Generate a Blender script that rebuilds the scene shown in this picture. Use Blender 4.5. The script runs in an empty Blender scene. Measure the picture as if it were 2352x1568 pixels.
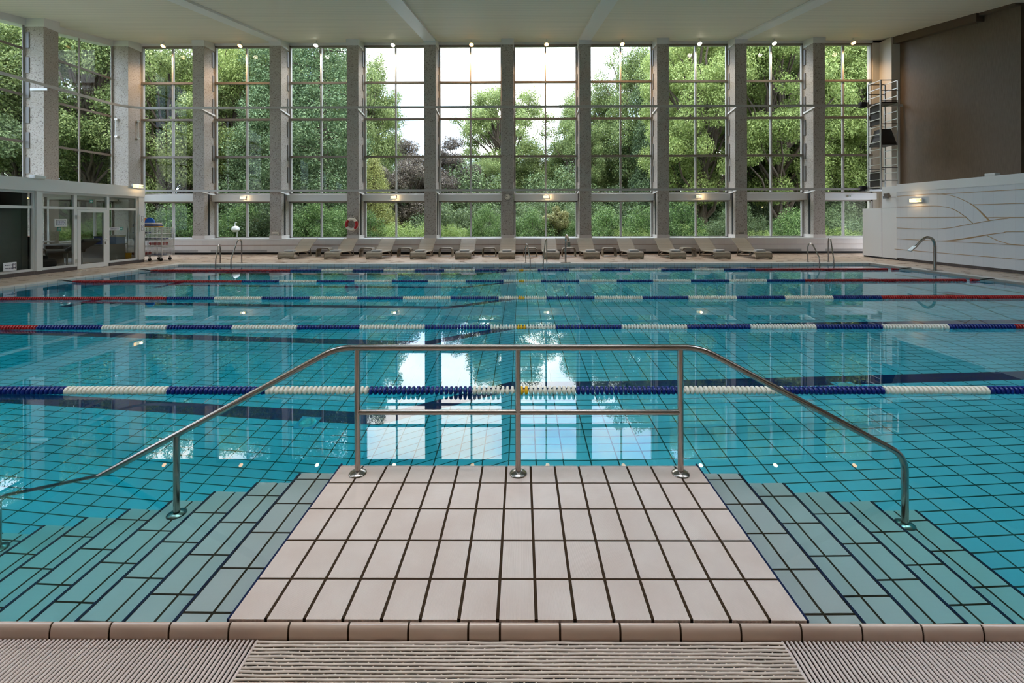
import bpy, math, random
import numpy as np
from mathutils import Vector, Matrix
S = bpy.context.scene
COL = S.collection
PI = math.pi
rnd = random.Random(7)

# ------------------------------------------------------------------ helpers
def lin(r, g, b):
    f = lambda c: c/12.92 if c <= .04045 else ((c+.055)/1.055)**2.4
    return (f(r/255), f(g/255), f(b/255), 1)

class MB:
    """collects shapes for one mesh object"""
    def __init__(s): s.v = []; s.f = []; s.m = []
    def add(s, vs, fs, mi=0):
        o = len(s.v); s.v += [tuple(v) for v in vs]
        for f in fs: s.f.append([i+o for i in f]); s.m.append(mi)
        return s
    def box(s, x0, x1, y0, y1, z0, z1, mi=0):
        v = [(x, y, z) for z in (z0, z1) for y in (y0, y1) for x in (x0, x1)]
        return s.add(v, [(0,2,3,1),(4,5,7,6),(0,1,5,4),(2,6,7,3),(0,4,6,2),(1,3,7,5)], mi)
    def obox(s, c, ax, ay, az, mi=0):
        c = Vector(c); ax = Vector(ax); ay = Vector(ay); az = Vector(az)
        v = [c+i*ax+j*ay+k*az for k in (-1,1) for j in (-1,1) for i in (-1,1)]
        return s.add(v, [(0,2,3,1),(4,5,7,6),(0,1,5,4),(2,6,7,3),(0,4,6,2),(1,3,7,5)], mi)
    def bar(s, a, b, w, h, mi=0, up=(0,0,1)):
        a = Vector(a); b = Vector(b); d = (b-a); L = d.length; d /= L
        u = Vector(up)
        if abs(d.dot(u)) > .95: u = Vector((0,1,0))
        x = d.cross(u).normalized(); z = x.cross(d)
        return s.obox((a+b)/2, x*w/2, d*L/2, z*h/2, mi)
    def tube(s, pts, r, n=10, mi=0, cap=True, closed=False):
        P = [Vector(p) for p in pts]; k = len(P)
        R = r if isinstance(r, (list, tuple)) else [r]*k
        o = len(s.v); prev = None
        for i in range(k):
            if closed: t = P[(i+1) % k]-P[i-1]
            else: t = P[min(i+1, k-1)]-P[max(i-1, 0)]
            t.normalize()
            if prev is None:
                a = Vector((0,0,1)) if abs(t.z) < .9 else Vector((1,0,0))
                u = t.cross(a).normalized()
            else:
                u = (prev - t*prev.dot(t)).normalized()
            prev = u; w = t.cross(u)
            for j in range(n):
                a = 2*PI*j/n
                s.v.append(tuple(P[i]+R[i]*(math.cos(a)*u+math.sin(a)*w)))
        for i in range(k if closed else k-1):
            b = (i+1) % k
            for j in range(n):
                j2 = (j+1) % n
                s.f.append([o+i*n+j, o+i*n+j2, o+b*n+j2, o+b*n+j]); s.m.append(mi)
        if cap and not closed:
            s.f.append([o+j for j in range(n)][::-1]); s.m.append(mi)
            s.f.append([o+(k-1)*n+j for j in range(n)]); s.m.append(mi)
        return s
    def lathe(s, prof, n=16, mi=0, M=None):
        o = len(s.v); k = len(prof)
        for r, z in prof:
            for j in range(n):
                a = 2*PI*j/n; p = Vector((r*math.cos(a), r*math.sin(a), z))
                s.v.append(tuple(M @ p if M else p))
        for i in range(k-1):
            for j in range(n):
                j2 = (j+1) % n
                s.f.append([o+i*n+j, o+i*n+j2, o+(i+1)*n+j2, o+(i+1)*n+j]); s.m.append(mi)
        s.f.append([o+j for j in range(n)][::-1]); s.m.append(mi)
        s.f.append([o+(k-1)*n+j for j in range(n)]); s.m.append(mi)
        return s
    def prism(s, poly, axis, a, b, mi=0):
        """poly: 2D points; axis 'x' -> (y,z), 'y' -> (x,z), 'z' -> (x,y)"""
        def P(p, t):
            return {'x': (t, p[0], p[1]), 'y': (p[0], t, p[1]), 'z': (p[0], p[1], t)}[axis]
        n = len(poly); v = [P(p, a) for p in poly]+[P(p, b) for p in poly]
        f = [list(range(n))[::-1], [n+i for i in range(n)]]
        f += [[i, (i+1) % n, n+(i+1) % n, n+i] for i in range(n)]
        return s.add(v, f, mi)
    def sheet(s, prof, x0, x1, th, mi=0, nx=1, zadd=None):
        """a bent sheet: (y,z) profile swept along x with thickness th"""
        k = len(prof); P = [Vector((0, a, b)) for a, b in prof]; N = []
        for i in range(k):
            t = P[min(i+1,k-1)]-P[max(i-1,0)]; N.append(Vector((0,-t.z,t.y)).normalized())
        o = len(s.v)
        for i in range(k):
            for q in (0, -th):
                for j in range(nx+1):
                    x = x0+(x1-x0)*j/nx
                    p = P[i]+N[i]*q
                    dz = zadd(x, i) if zadd else 0
                    s.v.append((x, p.y, p.z+dz))
        W = nx+1
        I = lambda i, q, j: o+i*2*W+q*W+j
        for i in range(k-1):
            for j in range(nx):
                s.f.append([I(i,0,j), I(i,0,j+1), I(i+1,0,j+1), I(i+1,0,j)]); s.m.append(mi)
                s.f.append([I(i,1,j), I(i+1,1,j), I(i+1,1,j+1), I(i,1,j+1)]); s.m.append(mi)
            for j in (0, nx):
                s.f.append([I(i,0,j), I(i+1,0,j), I(i+1,1,j), I(i,1,j)]); s.m.append(mi)
        for i in (0, k-1):
            for j in range(nx):
                s.f.append([I(i,0,j), I(i,1,j), I(i,1,j+1), I(i,0,j+1)]); s.m.append(mi)
        return s
    def mesh(s, name, mats, smooth=None):
        me = bpy.data.meshes.new(name)
        me.from_pydata(s.v, [], s.f)
        for m in (mats if isinstance(mats, (list, tuple)) else [mats]): me.materials.append(m)
        me.polygons.foreach_set('material_index', s.m)
        me.update()
        import bmesh
        bm = bmesh.new(); bm.from_mesh(me)
        bmesh.ops.recalc_face_normals(bm, faces=bm.faces); bm.to_mesh(me); bm.free()
        if smooth:
            me.shade_smooth(); me.set_sharp_from_angle(angle=math.radians(smooth))
        return me
    def build(s, name, mats, parent=None, smooth=None, local=False, bevel=0):
        if parent is not None and not local:
            l = parent_origin(parent); s.v = [(a-l.x, b-l.y, c-l.z) for a, b, c in s.v]
        o = bpy.data.objects.new(name, s.mesh(name, mats, smooth)); COL.objects.link(o)
        if parent is not None: o.parent = parent
        if bevel:
            m = o.modifiers.new('bevel', 'BEVEL'); m.width = bevel; m.segments = 2; m.limit_method = 'ANGLE'
        return o

def parent_origin(p):
    v = Vector((0,0,0))
    while p is not None: v = v+p.location; p = p.parent
    return v
def tag(o, label=None, cat=None, group=None, kind=None):
    for k, v in (('label', label), ('category', cat), ('group', group), ('kind', kind)):
        if v: o[k] = v
    return o
def thing(name, loc, label=None, cat=None, group=None, rz=0, kind=None):
    o = bpy.data.objects.new(name, None); COL.objects.link(o)
    o.location = loc; o.rotation_euler = (0,0,rz); o.empty_display_size = .1
    return tag(o, label, cat, group, kind)
def dup(o, loc=None, label=None, parent=None):
    c = o.copy(); COL.objects.link(c)
    if loc is not None: c.location = loc
    if label: c['label'] = label
    if parent is not None: c.parent = parent
    for ch in list(o.children): dup(ch, parent=c)
    return c
def struct(name, mb, mat, smooth=None, bevel=0): return tag(mb.build(name, mat, None, smooth, bevel=bevel), kind='structure')

# ------------------------------------------------------------------ materials
class NT:
    def __init__(s, name):
        s.mat = bpy.data.materials.new(name); s.mat.use_nodes = True
        s.t = s.mat.node_tree; s.t.nodes.clear()
        s.out = s.n('ShaderNodeOutputMaterial')
    def n(s, t, **kw):
        o = s.t.nodes.new(t)
        for k, v in kw.items(): setattr(o, k, v)
        return o
    def l(s, a, b): s.t.links.new(a, b)
    def set(s, node, **kw):
        for k, v in kw.items():
            i = node.inputs[k.replace('_', ' ')]
            if hasattr(v, 'node'): s.l(v, i)
            else: i.default_value = v
        return node
    def math(s, op, a, b=None):
        m = s.n('ShaderNodeMath', operation=op)
        for i, v in enumerate((a, b)):
            if v is None: continue
            if hasattr(v, 'node'): s.l(v, m.inputs[i])
            else: m.inputs[i].default_value = v
        return m.outputs[0]
    def mix(s, f, a, b, bt='MIX'):
        m = s.n('ShaderNodeMix', data_type='RGBA', blend_type=bt)
        for i, v in ((0, f), (6, a), (7, b)):
            if hasattr(v, 'node'): s.l(v, m.inputs[i])
            else: m.inputs[i].default_value = v
        return m.outputs[2]
    def pos(s): return s.n('ShaderNodeNewGeometry').outputs['Position']
    def obj(s): return s.n('ShaderNodeTexCoord').outputs['Object']
    def noise(s, scale, detail=3, vec=None, rough=.55):
        t = s.n('ShaderNodeTexNoise'); t.inputs['Scale'].default_value = scale
        t.inputs['Detail'].default_value = detail; t.inputs['Roughness'].default_value = rough
        if vec is not None: s.l(vec, t.inputs['Vector'])
        return t
    def ramp(s, fac, *stops):
        r = s.n('ShaderNodeValToRGB'); e = r.color_ramp.elements
        while len(e) < len(stops): e.new(.5)
        for i, (p, c) in enumerate(stops): e[i].position = p; e[i].color = c if len(c) == 4 else (*c, 1)
        s.l(fac, r.inputs[0]); return r.outputs[0]
    def bump(s, h, dist=.01, strength=1):
        b = s.n('ShaderNodeBump'); b.inputs['Distance'].default_value = dist; b.inputs['Strength'].default_value = strength
        s.l(h, b.inputs['Height']); return b.outputs[0]
    def bsdf(s, **kw):
        b = s.n('ShaderNodeBsdfPrincipled'); s.set(b, **kw); s.l(b.outputs[0], s.out.inputs[0]); return b
    def plane(s, axes):
        x = s.n('ShaderNodeSeparateXYZ'); s.l(s.pos(), x.inputs[0])
        c = s.n('ShaderNodeCombineXYZ')
        for i, a in enumerate(axes): s.l(x.outputs['XYZ'.index(a)], c.inputs[i])
        return c.outputs[0], x

def flat(name, col, rough=.5, metal=0, var=0.0, scale=8, bump=0, spec=.5):
    t = NT(name); c = col
    if var or bump:
        nz = t.noise(scale, 4, t.obj())
        if var:
            d = tuple(max(0, v*(1-var)) for v in col[:3])+(1,); u = tuple(min(1, v*(1+var)) for v in col[:3])+(1,)
            c = t.ramp(nz.outputs[0], (.3, d), (.7, u))
    b = t.bsdf(Base_Color=c, Roughness=rough, Metallic=metal)
    b.inputs['Specular IOR Level'].default_value = spec
    if bump: t.l(t.bump(nz.outputs[0], bump), b.inputs['Normal'])
    return t.mat
def tiles(name, axes, bw, bh, mortar, c1, c2, cm, rough=.3, offset=0., shift=(0,0), var=None, bump=.002):
    t = NT(name); v, sep = t.plane(axes)
    mp = t.n('ShaderNodeMapping'); mp.inputs['Location'].default_value = (shift[0], shift[1], 0); t.l(v, mp.inputs[0])
    br = t.n('ShaderNodeTexBrick', offset=offset, squash=1.)
    t.set(br, Vector=mp.outputs[0], Color1=c1, Color2=c2, Mortar=cm, Scale=1., Mortar_Size=mortar, Mortar_Smooth=.1, Brick_Width=bw, Row_Height=bh)
    c = br.outputs[0]
    if var:
        nz = t.noise(var[0], 5, t.pos()); c = t.mix(t.math('MULTIPLY', nz.outputs[0], var[1]), c, var[2])
    b = t.bsdf(Base_Color=c, Roughness=rough)
    inv = t.math('SUBTRACT', 1., br.outputs['Fac'])
    if bump: t.l(t.bump(inv, bump), b.inputs['Normal'])
    return t.mat
def emit(name, col, strength):
    t = NT(name); e = t.n('ShaderNodeEmission'); e.inputs[0].default_value = col; e.inputs[1].default_value = strength
    t.l(e.outputs[0], t.out.inputs[0]); return t.mat

M = {}
M['white'] = flat('white_paint', lin(220,218,214), .45)
M['cream'] = flat('cream_paint', lin(200,192,180), .5)
M['frame'] = flat('window_aluminium', lin(176,170,164), .4, 0)
M['offframe'] = flat('office_white_frame', lin(222,220,216), .4)
M['transom'] = flat('window_transom', lin(136,124,114), .4)  # frame aluminium darkened, the backlit shade is put into the colour
M['plate'] = flat('bracket_plate', lin(112,108,104), .45)
M['rail'] = flat('rail_paint', lin(176,172,166), .4)
M['darkmetal'] = flat('dark_metal', lin(52,46,42), .5)
M['black'] = flat('black_rubber', lin(18,18,20), .6)
M['steel'] = flat('brushed_steel', (.41,.36,.32,1), .24, 1, bump=0)
M['alu'] = flat('aluminium', (.72,.71,.69,1), .35, .7)
M['navy'] = flat('navy_glaze', lin(12,24,62), .5, spec=.2)
M['grout'] = flat('dark_grout', lin(62,46,32), .9, spec=.08)
M['tile'] = None
M['red'] = flat('red_plastic', lin(170,22,26), .35)
M['blue'] = flat('blue_plastic', lin(14,34,112), .35)
M['wplastic'] = flat('white_plastic', lin(236,226,208), .4)
M['yellow'] = flat('yellow_plastic', lin(236,178,12), .4)
M['grate'] = flat('grate_plastic', lin(214,192,180), .45, var=.06, scale=6)
M['mesh'] = flat('grate_rubber', lin(212,190,172), .5, var=.10, scale=10)
M['towel'] = flat('towel_cotton', lin(205,202,200), .9, bump=.01, scale=120)
M['concrete'] = flat('outdoor_concrete', lin(150,148,140), .8)

def mk_tile_beige():
    t = NT('beige_step_tile'); p = t.pos()
    w = t.n('ShaderNodeTexWave', wave_type='BANDS', bands_direction='X'); t.set(w, Vector=p, Scale=58., Distortion=0.)
    nz = t.noise(3., 4, p)
    c = t.ramp(nz.outputs[0], (.35, lin(208,184,170)), (.65, lin(218,197,184)))
    b = t.bsdf(Base_Color=c, Roughness=.35)
    t.l(t.bump(w.outputs[0], .0005), b.inputs['Normal']); return t.mat
M['tile'] = mk_tile_beige()
M['tilewet'] = flat('white_step_tile', lin(212,203,196), .35)

def mk_coping():
    t = NT('glazed_coping'); nz = t.noise(2.2, 4, t.pos())
    c = t.ramp(nz.outputs[0], (.35, lin(200,170,150)), (.65, lin(214,186,166)))
    t.bsdf(Base_Color=c, Roughness=.14); return t.mat
M['coping'] = mk_coping()

def mk_pillar():
    t = NT('exposed_aggregate'); p = t.pos()
    sc = t.n('ShaderNodeMapping'); sc.inputs['Scale'].default_value = (1,1,1.5); t.l(p, sc.inputs[0])
    n1 = t.noise(20, 2, sc.outputs[0], .4); n2 = t.noise(45, 3, p); n3 = t.noise(1.5, 3, p)
    base = t.ramp(n2.outputs[0], (.35, lin(166,156,146)), (.65, lin(186,176,166)))
    base = t.mix(t.math('MULTIPLY', n3.outputs[0], .3), base, lin(150,140,130))
    sp = t.ramp(n1.outputs[0], (.33, (1,1,1)), (.40, (0,0,0)))
    sp2 = t.ramp(n1.outputs[0], (.60, (0,0,0)), (.68, (1,1,1)))
    c = t.mix(sp, base, lin(126,115,106)); c = t.mix(t.math('MULTIPLY', sp2, .35), c, lin(200,192,182))
    b = t.bsdf(Base_Color=c, Roughness=.85)
    t.l(t.bump(n2.outputs[0], .01), b.inputs['Normal']); return t.mat
M['pillar'] = mk_pillar()

def mk_ceiling():
    t = NT('slatted_ceiling'); x = t.n('ShaderNodeSeparateXYZ'); t.l(t.pos(), x.inputs[0])
    y = t.math('FRACT', t.math('MULTIPLY', x.outputs['Y'], 5.0))
    g = t.math('LESS_THAN', y, .16)
    n = t.noise(.8, 3, t.pos())
    nn = t.n('ShaderNodeMapping'); nn.inputs['Scale'].default_value = (.5, 12, 1); t.l(t.pos(), nn.inputs[0])
    n2 = t.noise(2., 2, nn.outputs[0])
    c = t.mix(t.math('MULTIPLY', n2.outputs[0], .5), lin(222,214,196), lin(208,202,186))
    c = t.mix(t.math('MULTIPLY', g, .35), c, lin(150,146,134))
    b = t.bsdf(Base_Color=c, Roughness=.6)
    t.l(t.bump(t.math('SUBTRACT', 1., g), .01), b.inputs['Normal']); return t.mat
M['ceiling'] = mk_ceiling()

def mk_deck():
    t = NT('deck_stone'); v, sx = t.plane('XY')
    br = t.n('ShaderNodeTexBrick', offset=.5)
    t.set(br, Vector=v, Color1=lin(196,178,158), Color2=lin(184,164,144), Mortar=lin(150,134,118), Scale=1., Mortar_Size=.004, Brick_Width=.5, Row_Height=.25)
    mp = t.n('ShaderNodeMapping'); mp.inputs['Scale'].default_value = (1.0, 2.2, 1); t.l(t.pos(), mp.inputs[0])
    n = t.noise(1.6, 5, mp.outputs[0], .65)
    st = t.ramp(n.outputs[0], (.33, lin(146,114,88)), (.48, lin(182,154,130)), (.66, lin(206,188,170)))
    c = t.mix(.68, br.outputs[0], st)
    t.bsdf(Base_Color=c, Roughness=t.ramp(n.outputs[0], (.4, (.25,)*3), (.6, (.5,)*3))); return t.mat
M['deck'] = mk_deck()

def mk_poolfloor():
    t = NT('pool_floor_tile'); v, sx = t.plane('XY')
    mp = t.n('ShaderNodeMapping'); mp.inputs['Location'].default_value = (.12, .065, 0); t.l(v, mp.inputs[0])
    br = t.n('ShaderNodeTexBrick', offset=0.)
    t.set(br, Vector=mp.outputs[0], Color1=POOL1, Color2=POOL2, Mortar=lin(50,66,60), Scale=1., Mortar_Size=.0062, Mortar_Smooth=0., Brick_Width=.25, Row_Height=.125)
    X = sx.outputs['X']; Y = sx.outputs['Y']
    fr = t.math('ABSOLUTE', t.math('SUBTRACT', t.math('FRACT', t.math('DIVIDE', t.math('SUBTRACT', Y, 1.807), 2.5)), .5))
    ax = t.math('ABSOLUTE', X)
    band = t.math('MULTIPLY', t.math('LESS_THAN', fr, .052), t.math('LESS_THAN', ax, 10.6))
    tee = t.math('MULTIPLY', t.math('LESS_THAN', fr, .2), t.math('LESS_THAN', t.math('ABSOLUTE', t.math('SUBTRACT', ax, 10.5)), .13))
    m = t.math('MULTIPLY', t.math('MAXIMUM', band, tee), t.math('GREATER_THAN', Y, 4.))
    m = t.math('MULTIPLY', m, t.math('SUBTRACT', 1., t.math('MULTIPLY', br.outputs['Fac'], .5)))
    c = t.mix(m, br.outputs[0], lin(16,28,84))
    t.bsdf(Base_Color=c, Roughness=.4); return t.mat
POOL1 = lin(172,206,216); POOL2 = lin(165,200,211)
M['poolfloor'] = mk_poolfloor()
M['poolwall_x'] = tiles('pool_wall_tile', 'XZ', .125, .125, .005, lin(110,180,205), lin(102,172,200), lin(40,66,80), .3)
M['poolwall_y'] = tiles('pool_wall_tile_side', 'YZ', .25, .25, .006, lin(110,180,205), lin(102,172,200), lin(40,66,80), .3)
M['whitetile_x'] = tiles('white_wall_tile', 'XZ', .3, .24, .003, lin(216,207,200), lin(211,203,197), lin(197,188,181), .35)
M['whitetile_y'] = tiles('white_panel_tile', 'YZ', .3, 3.2, .003, lin(210,210,210), lin(206,207,208), lin(197,197,198), .4, shift=(0,.5))
M['plinth'] = tiles('dark_plinth_tile', 'YZ', .5, .5, .004, lin(84,74,72), lin(78,69,68), lin(110,100,96), .4)
M['copingwhite'] = tiles('white_coping_tile', 'XY', .25, .25, .004, lin(214,206,198), lin(206,198,190), lin(150,140,132), .35)

def mk_brown():
    t = NT('brown_fabric_wall'); p = t.pos()
    mp = t.n('ShaderNodeMapping'); mp.inputs['Scale'].default_value = (1, 14, 1.2); t.l(p, mp.inputs[0])
    n = t.noise(3., 4, mp.outputs[0]); n2 = t.noise(.5, 2, p)
    c = t.ramp(n.outputs[0], (.3, lin(92,77,62)), (.7, lin(112,95,78)))
    c = t.mix(t.math('MULTIPLY', n2.outputs[0], .4), c, lin(90,78,64))
    b = t.bsdf(Base_Color=c, Roughness=.55); t.l(t.bump(n.outputs[0], .004), b.inputs['Normal']); return t.mat
M['brown'] = mk_brown()
M['brownbeam'] = flat('brown_beam', lin(84,68,54), .6)
M['tan'] = flat('tan_inlay', lin(176,140,96), .5)

def mk_rattan(name, axis):
    t = NT(name); w = t.n('ShaderNodeTexWave', wave_type='BANDS', bands_direction=axis)
    t.set(w, Vector=t.obj(), Scale=10., Distortion=.6); n = t.noise(20, 3, t.obj())
    m = t.math('MULTIPLY', w.outputs[0], t.math('ADD', n.outputs[0], .5))
    c = t.ramp(m, (.15, lin(112,100,84)), (.7, lin(164,150,130)))
    b = t.bsdf(Base_Color=c, Roughness=.6); t.l(t.bump(w.outputs[0], .006), b.inputs['Normal']); return t.mat
M['rattan'] = mk_rattan('woven_rattan', 'Y')
M['rattan_side'] = mk_rattan('woven_rattan_front', 'X')

def mk_glass(name, tint=(1,1,1,1), r0=.06):
    t = NT(name); lw = t.n('ShaderNodeLayerWeight'); lw.inputs['Blend'].default_value = .5
    p = t.math('POWER', lw.outputs['Facing'], 5.)
    f = t.math('ADD', t.math('MULTIPLY', p, 1-r0), r0)
    tr = t.n('ShaderNodeBsdfTransparent'); tr.inputs[0].default_value = tint
    gl = t.n('ShaderNodeBsdfGlossy'); gl.inputs['Roughness'].default_value = 0.0
    mx = t.n('ShaderNodeMixShader'); t.l(f, mx.inputs[0]); t.l(tr.outputs[0], mx.inputs[1]); t.l(gl.outputs[0], mx.inputs[2])
    t.l(mx.outputs[0], t.out.inputs[0]); return t.mat
M['glass'] = mk_glass('window_glass', (.97,.985,.975,1), .008)
M['offglass'] = mk_glass('office_glass', (.76,.78,.76,1), .010)

def mk_water():
    t = NT('pool_water'); p = t.pos()
    g = t.n('ShaderNodeBsdfGlass'); g.inputs['IOR'].default_value = 1.333; g.inputs['Roughness'].default_value = 0
    mp = t.n('ShaderNodeMapping'); mp.inputs['Scale'].default_value = (1, .8, 1); t.l(p, mp.inputs[0])
    n = t.noise(1.1, 3, mp.outputs[0]); 
    t.l(t.bump(n.outputs[0], .0003), g.inputs['Normal'])
    v = t.n('ShaderNodeVolumeAbsorption'); v.inputs['Color'].default_value = (.08, .955, .985, 1); v.inputs['Density'].default_value = WDENS
    t.l(g.outputs[0], t.out.inputs['Surface']); t.l(v.outputs[0], t.out.inputs['Volume']); return t.mat
WDENS = .68
M['water'] = mk_water()

def mk_leaf(name, dark, mid, light, trans=.35):
    t = NT(name); g = t.n('ShaderNodeNewGeometry'); oi = t.n('ShaderNodeObjectInfo')
    f = t.math('ADD', t.math('MULTIPLY', g.outputs['Random Per Island'], .8), t.math('MULTIPLY', oi.outputs['Random'], .2))
    c = t.ramp(f, (.1, dark), (.5, mid), (.92, light))
    b = t.n('ShaderNodeBsdfPrincipled'); t.set(b, Base_Color=c, Roughness=.55); b.inputs['Specular IOR Level'].default_value = .3
    tr = t.n('ShaderNodeBsdfTranslucent'); t.l(c, tr.inputs[0])
    mx = t.n('ShaderNodeMixShader'); mx.inputs[0].default_value = trans
    t.l(b.outputs[0], mx.inputs[1]); t.l(tr.outputs[0], mx.inputs[2]); t.l(mx.outputs[0], t.out.inputs[0]); return t.mat
LG = 1.0
M['leaf_oak'] = mk_leaf('oak_leaves', lin(74,92,48), lin(122,138,80), lin(166,176,112))
M['leaf_maple'] = mk_leaf('maple_leaves', lin(96,114,54), lin(142,158,88), lin(182,192,120), .45)
M['leaf_conifer'] = mk_leaf('conifer_needles', lin(64,88,56), lin(104,126,84), lin(138,156,110), .2)
M['leaf_dark'] = mk_leaf('dark_leaves', lin(58,74,46), lin(92,110,70), lin(128,144,96), .3)
M['leaf_copper'] = mk_leaf('copper_leaves', lin(66,58,54), lin(100,90,82), lin(132,122,104), .25)
M['leaf_shrub'] = mk_leaf('shrub_leaves', lin(44,68,32), lin(90,122,60), lin(160,184,118), .35)
M['leaf_lime'] = mk_leaf('lime_leaves', lin(98,122,56), lin(146,166,88), lin(190,204,134), .4)
M['leaf_gold'] = mk_leaf('golden_needles', lin(98,104,52), lin(138,142,78), lin(170,172,104), .3)
M['leaf_olive'] = mk_leaf('olive_leaves', lin(84,88,46), lin(128,128,74), lin(178,172,122), .3)
M['bark'] = flat('tree_bark', lin(74,62,50), .9, var=.3, scale=6, bump=.03)
M['lawn'] = flat('lawn_soil', lin(78,96,48), .95, var=.3, scale=2)

# ------------------------------------------------------------------ dimensions
DZ = .06                       # deck level above the water
PX0, PX1, PY0, PY1 = -12.4, 12.5, 1.85, 15.95   # pool
YF, YG = 20.28, 21.05          # pillar fronts, window plane
BAY, XC, PW = 3.56, -.6155, .535
XL = -18.88                    # left window plane
def zc(y): return 10.06-.168*(21.05-y)
pillX = [XC+BAY*k for k in range(-4, 6)]
YB = -5.5
ROOF = (1.8, 3.6)

# ------------------------------------------------------------------ setting
b = MB(); b.box(-19.2, PX0-.32, YB, 21.2, -.4, DZ); b.box(PX1+.32, 17.6, YB, 21.2, -.4, DZ)
b.box(PX0-.32, PX1+.32, PY1+.38, 21.2, -.4, DZ); b.box(PX0-.32, PX1+.32, YB, 1.42, -.4, -.045)
struct('floor', b, M['deck'])
b = MB(); b.box(PX0-.32, PX1+.32, 1.42, 1.9, -.4, -.09); struct('floor_gutter', b, M['black'])
b = MB(); b.box(PX0-.32, PX0, 1.86, PY1+.38, -.02, DZ+.006); b.box(PX1, PX1+.32, 1.86, PY1+.38, -.02, DZ+.006)
b.box(PX0, PX1, PY1, PY1+.38, -.02, DZ+.006); struct('trim_coping', b, M['copingwhite'], bevel=.008)
# pool basin
prof = [(PX0-.2,-2.0),(-1.75,-2.0),(-.13,-1.1),(PX1+.2,-1.1)]
b = MB(); b.prism(prof+[(PX1+.2,-2.6),(PX0-.2,-2.6)], 'y', PY0-.2, PY1+.2); struct('floor_pool', b, M['poolfloor'])
b = MB(); b.box(PX0-.3, PX1+.3, PY1, PY1+.3, -2.6, -.02); struct('wall_pool_far', b, M['poolwall_x'])
b = MB(); b.box(PX0-.3, PX1+.3, 1.6, 1.861, -2.6, -.1); struct('wall_pool_near', b, M['poolwall_x'])
b = MB(); b.box(PX0-.3, PX0, 1.86, PY1, -2.6, -.02); struct('wall_pool_left', b, M['poolwall_y'])
b = MB(); b.box(PX1, PX1+.3, 1.86, PY1, -2.6, -.02); struct('wall_pool_right', b, M['poolwall_y'])
b = MB(); b.box(PX0-.06, PX1+.06, 1.8535, PY1+.06, -2.5, 0); struct('water', b, M['water'])

# ceiling, beams
def ceil_slab(B, y0, y1, x0, x1): B.prism([(y0, zc(y0)), (y1, zc(y1)), (y1, zc(y1)+.25), (y0, zc(y0)+.25)], 'x', x0, x1)
RY0, RY1 = ROOF
added_lights_x = [(-14.5,-11.8), (-10.2,-5.2), (-3.4,2.2), (3.8,8.8), (10.6,13.6)]
b = MB(); ceil_slab(b, YB-.3, RY0, -19.4, 17.9); ceil_slab(b, RY1, 21.5, -19.4, 17.9)
xe = -19.4
for x0, x1 in added_lights_x: ceil_slab(b, RY0, RY1, xe, x0); xe = x1
ceil_slab(b, RY0, RY1, xe, 17.9)
struct('ceiling', b, M['ceiling'])
for i, (x0, x1) in enumerate(added_lights_x):      # made-up roof lights, out of view, added to brighten the near pool
    o = thing(f'window_{60+i}', (0,0,0), kind='structure')
    B = MB(); za, zb = zc(RY0), zc(RY1)
    for p in (x0, (x0+x1)/2-.03, x1-.06): B.prism([(RY0, za+.1), (RY1, zb+.1), (RY1, zb+.3), (RY0, za+.3)], 'x', p, p+.06)
    B.build('window_frame', M['frame'], o)
    B = MB(); B.prism([(RY0, za+.2), (RY1, zb+.2), (RY1, zb+.21), (RY0, za+.21)], 'x', x0, x1); B.build('pane', M['glass'], o)
for i, k in enumerate((-3, -1, 1, 3)):
    x = XC+BAY*k; b = MB()
    b.prism([(YB, zc(YB)-.09), (20.3, zc(20.3)-.09), (20.3, zc(20.3)+.05), (YB, zc(YB)+.05)], 'x', x-.27, x+.27)
    struct(f'trim_{i+1}', b, M['white'])
# far wall: low tiled wall, sill, header
b = MB(); b.box(-19.3, 17.6, YF, 21.3, .16, .72); o = struct('wall_far', b, M['whitetile_x'])
b = MB(); b.box(-19.3, 17.6, YF+.12, 21.25, 0, .16); b.build('shadow_recess', M['black'], o)  # black box, the shade under the wall is put into its colour
b = MB(); b.box(-19.3, 17.6, YF-.006, YF+.01, .475, .493); b.build('brown_strip', flat('brown_strip', lin(140,96,72), .4), o)
b = MB(); b.box(-19.3, 17.6, YF-.015, 21.3, .72, .785); b.build('sill', M['white'], o)
b = MB(); b.box(-19.3, 17.6, 20.95, 21.35, 9.93, 10.3); b.build('header', M['white'], o)
b = MB(); b.box(16.6, 17.6, 20.95, 21.3, .7, 10.2); b.build('pier', M['cream'], o)

# pillars of the far wall
def pillar_detail(o, x, yf, side, sl, axis='x'):
    pass
for i, x in enumerate(pillX):
    last = i == len(pillX)-1
    b = MB(); b.box(x-PW/2, x+PW/2, YF, 21.2, .78, zc(YF))
    o = struct('pillar', b, M['cream'] if last else M['pillar'])
    if last: continue
    b = MB(); b.box(x-PW/2-.02, x+PW/2+.02, YF-.02, 21.1, .775, .93); b.build('plinth', M['whitetile_x'], o)
    b = MB(); b.prism([(YF-.03, 9.66), (21.0, 9.66), (21.0, zc(21.)+.02), (YF-.03, zc(YF)+.02)], 'x', x-PW/2-.02, x+PW/2+.02)
    b.build('cap', M['white'], o)
    for s in (-1, 1):
        xs = x+s*PW/2
        b = MB(); b.box(min(xs, xs+s*.012), max(xs, xs+s*.012), YF+.22, YF+.34, .93, 2.95); b.build('slot', M['black'], o)
        b = MB()
        for z in (8.85, 7.75, 6.65, 5.55, 4.45, 3.4):
            b.box(min(xs, xs+s*.03), max(xs, xs+s*.03), YF+.52, YF+.66, z, z+.72)
        b.build('bracket', M['plate'], o)
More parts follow.
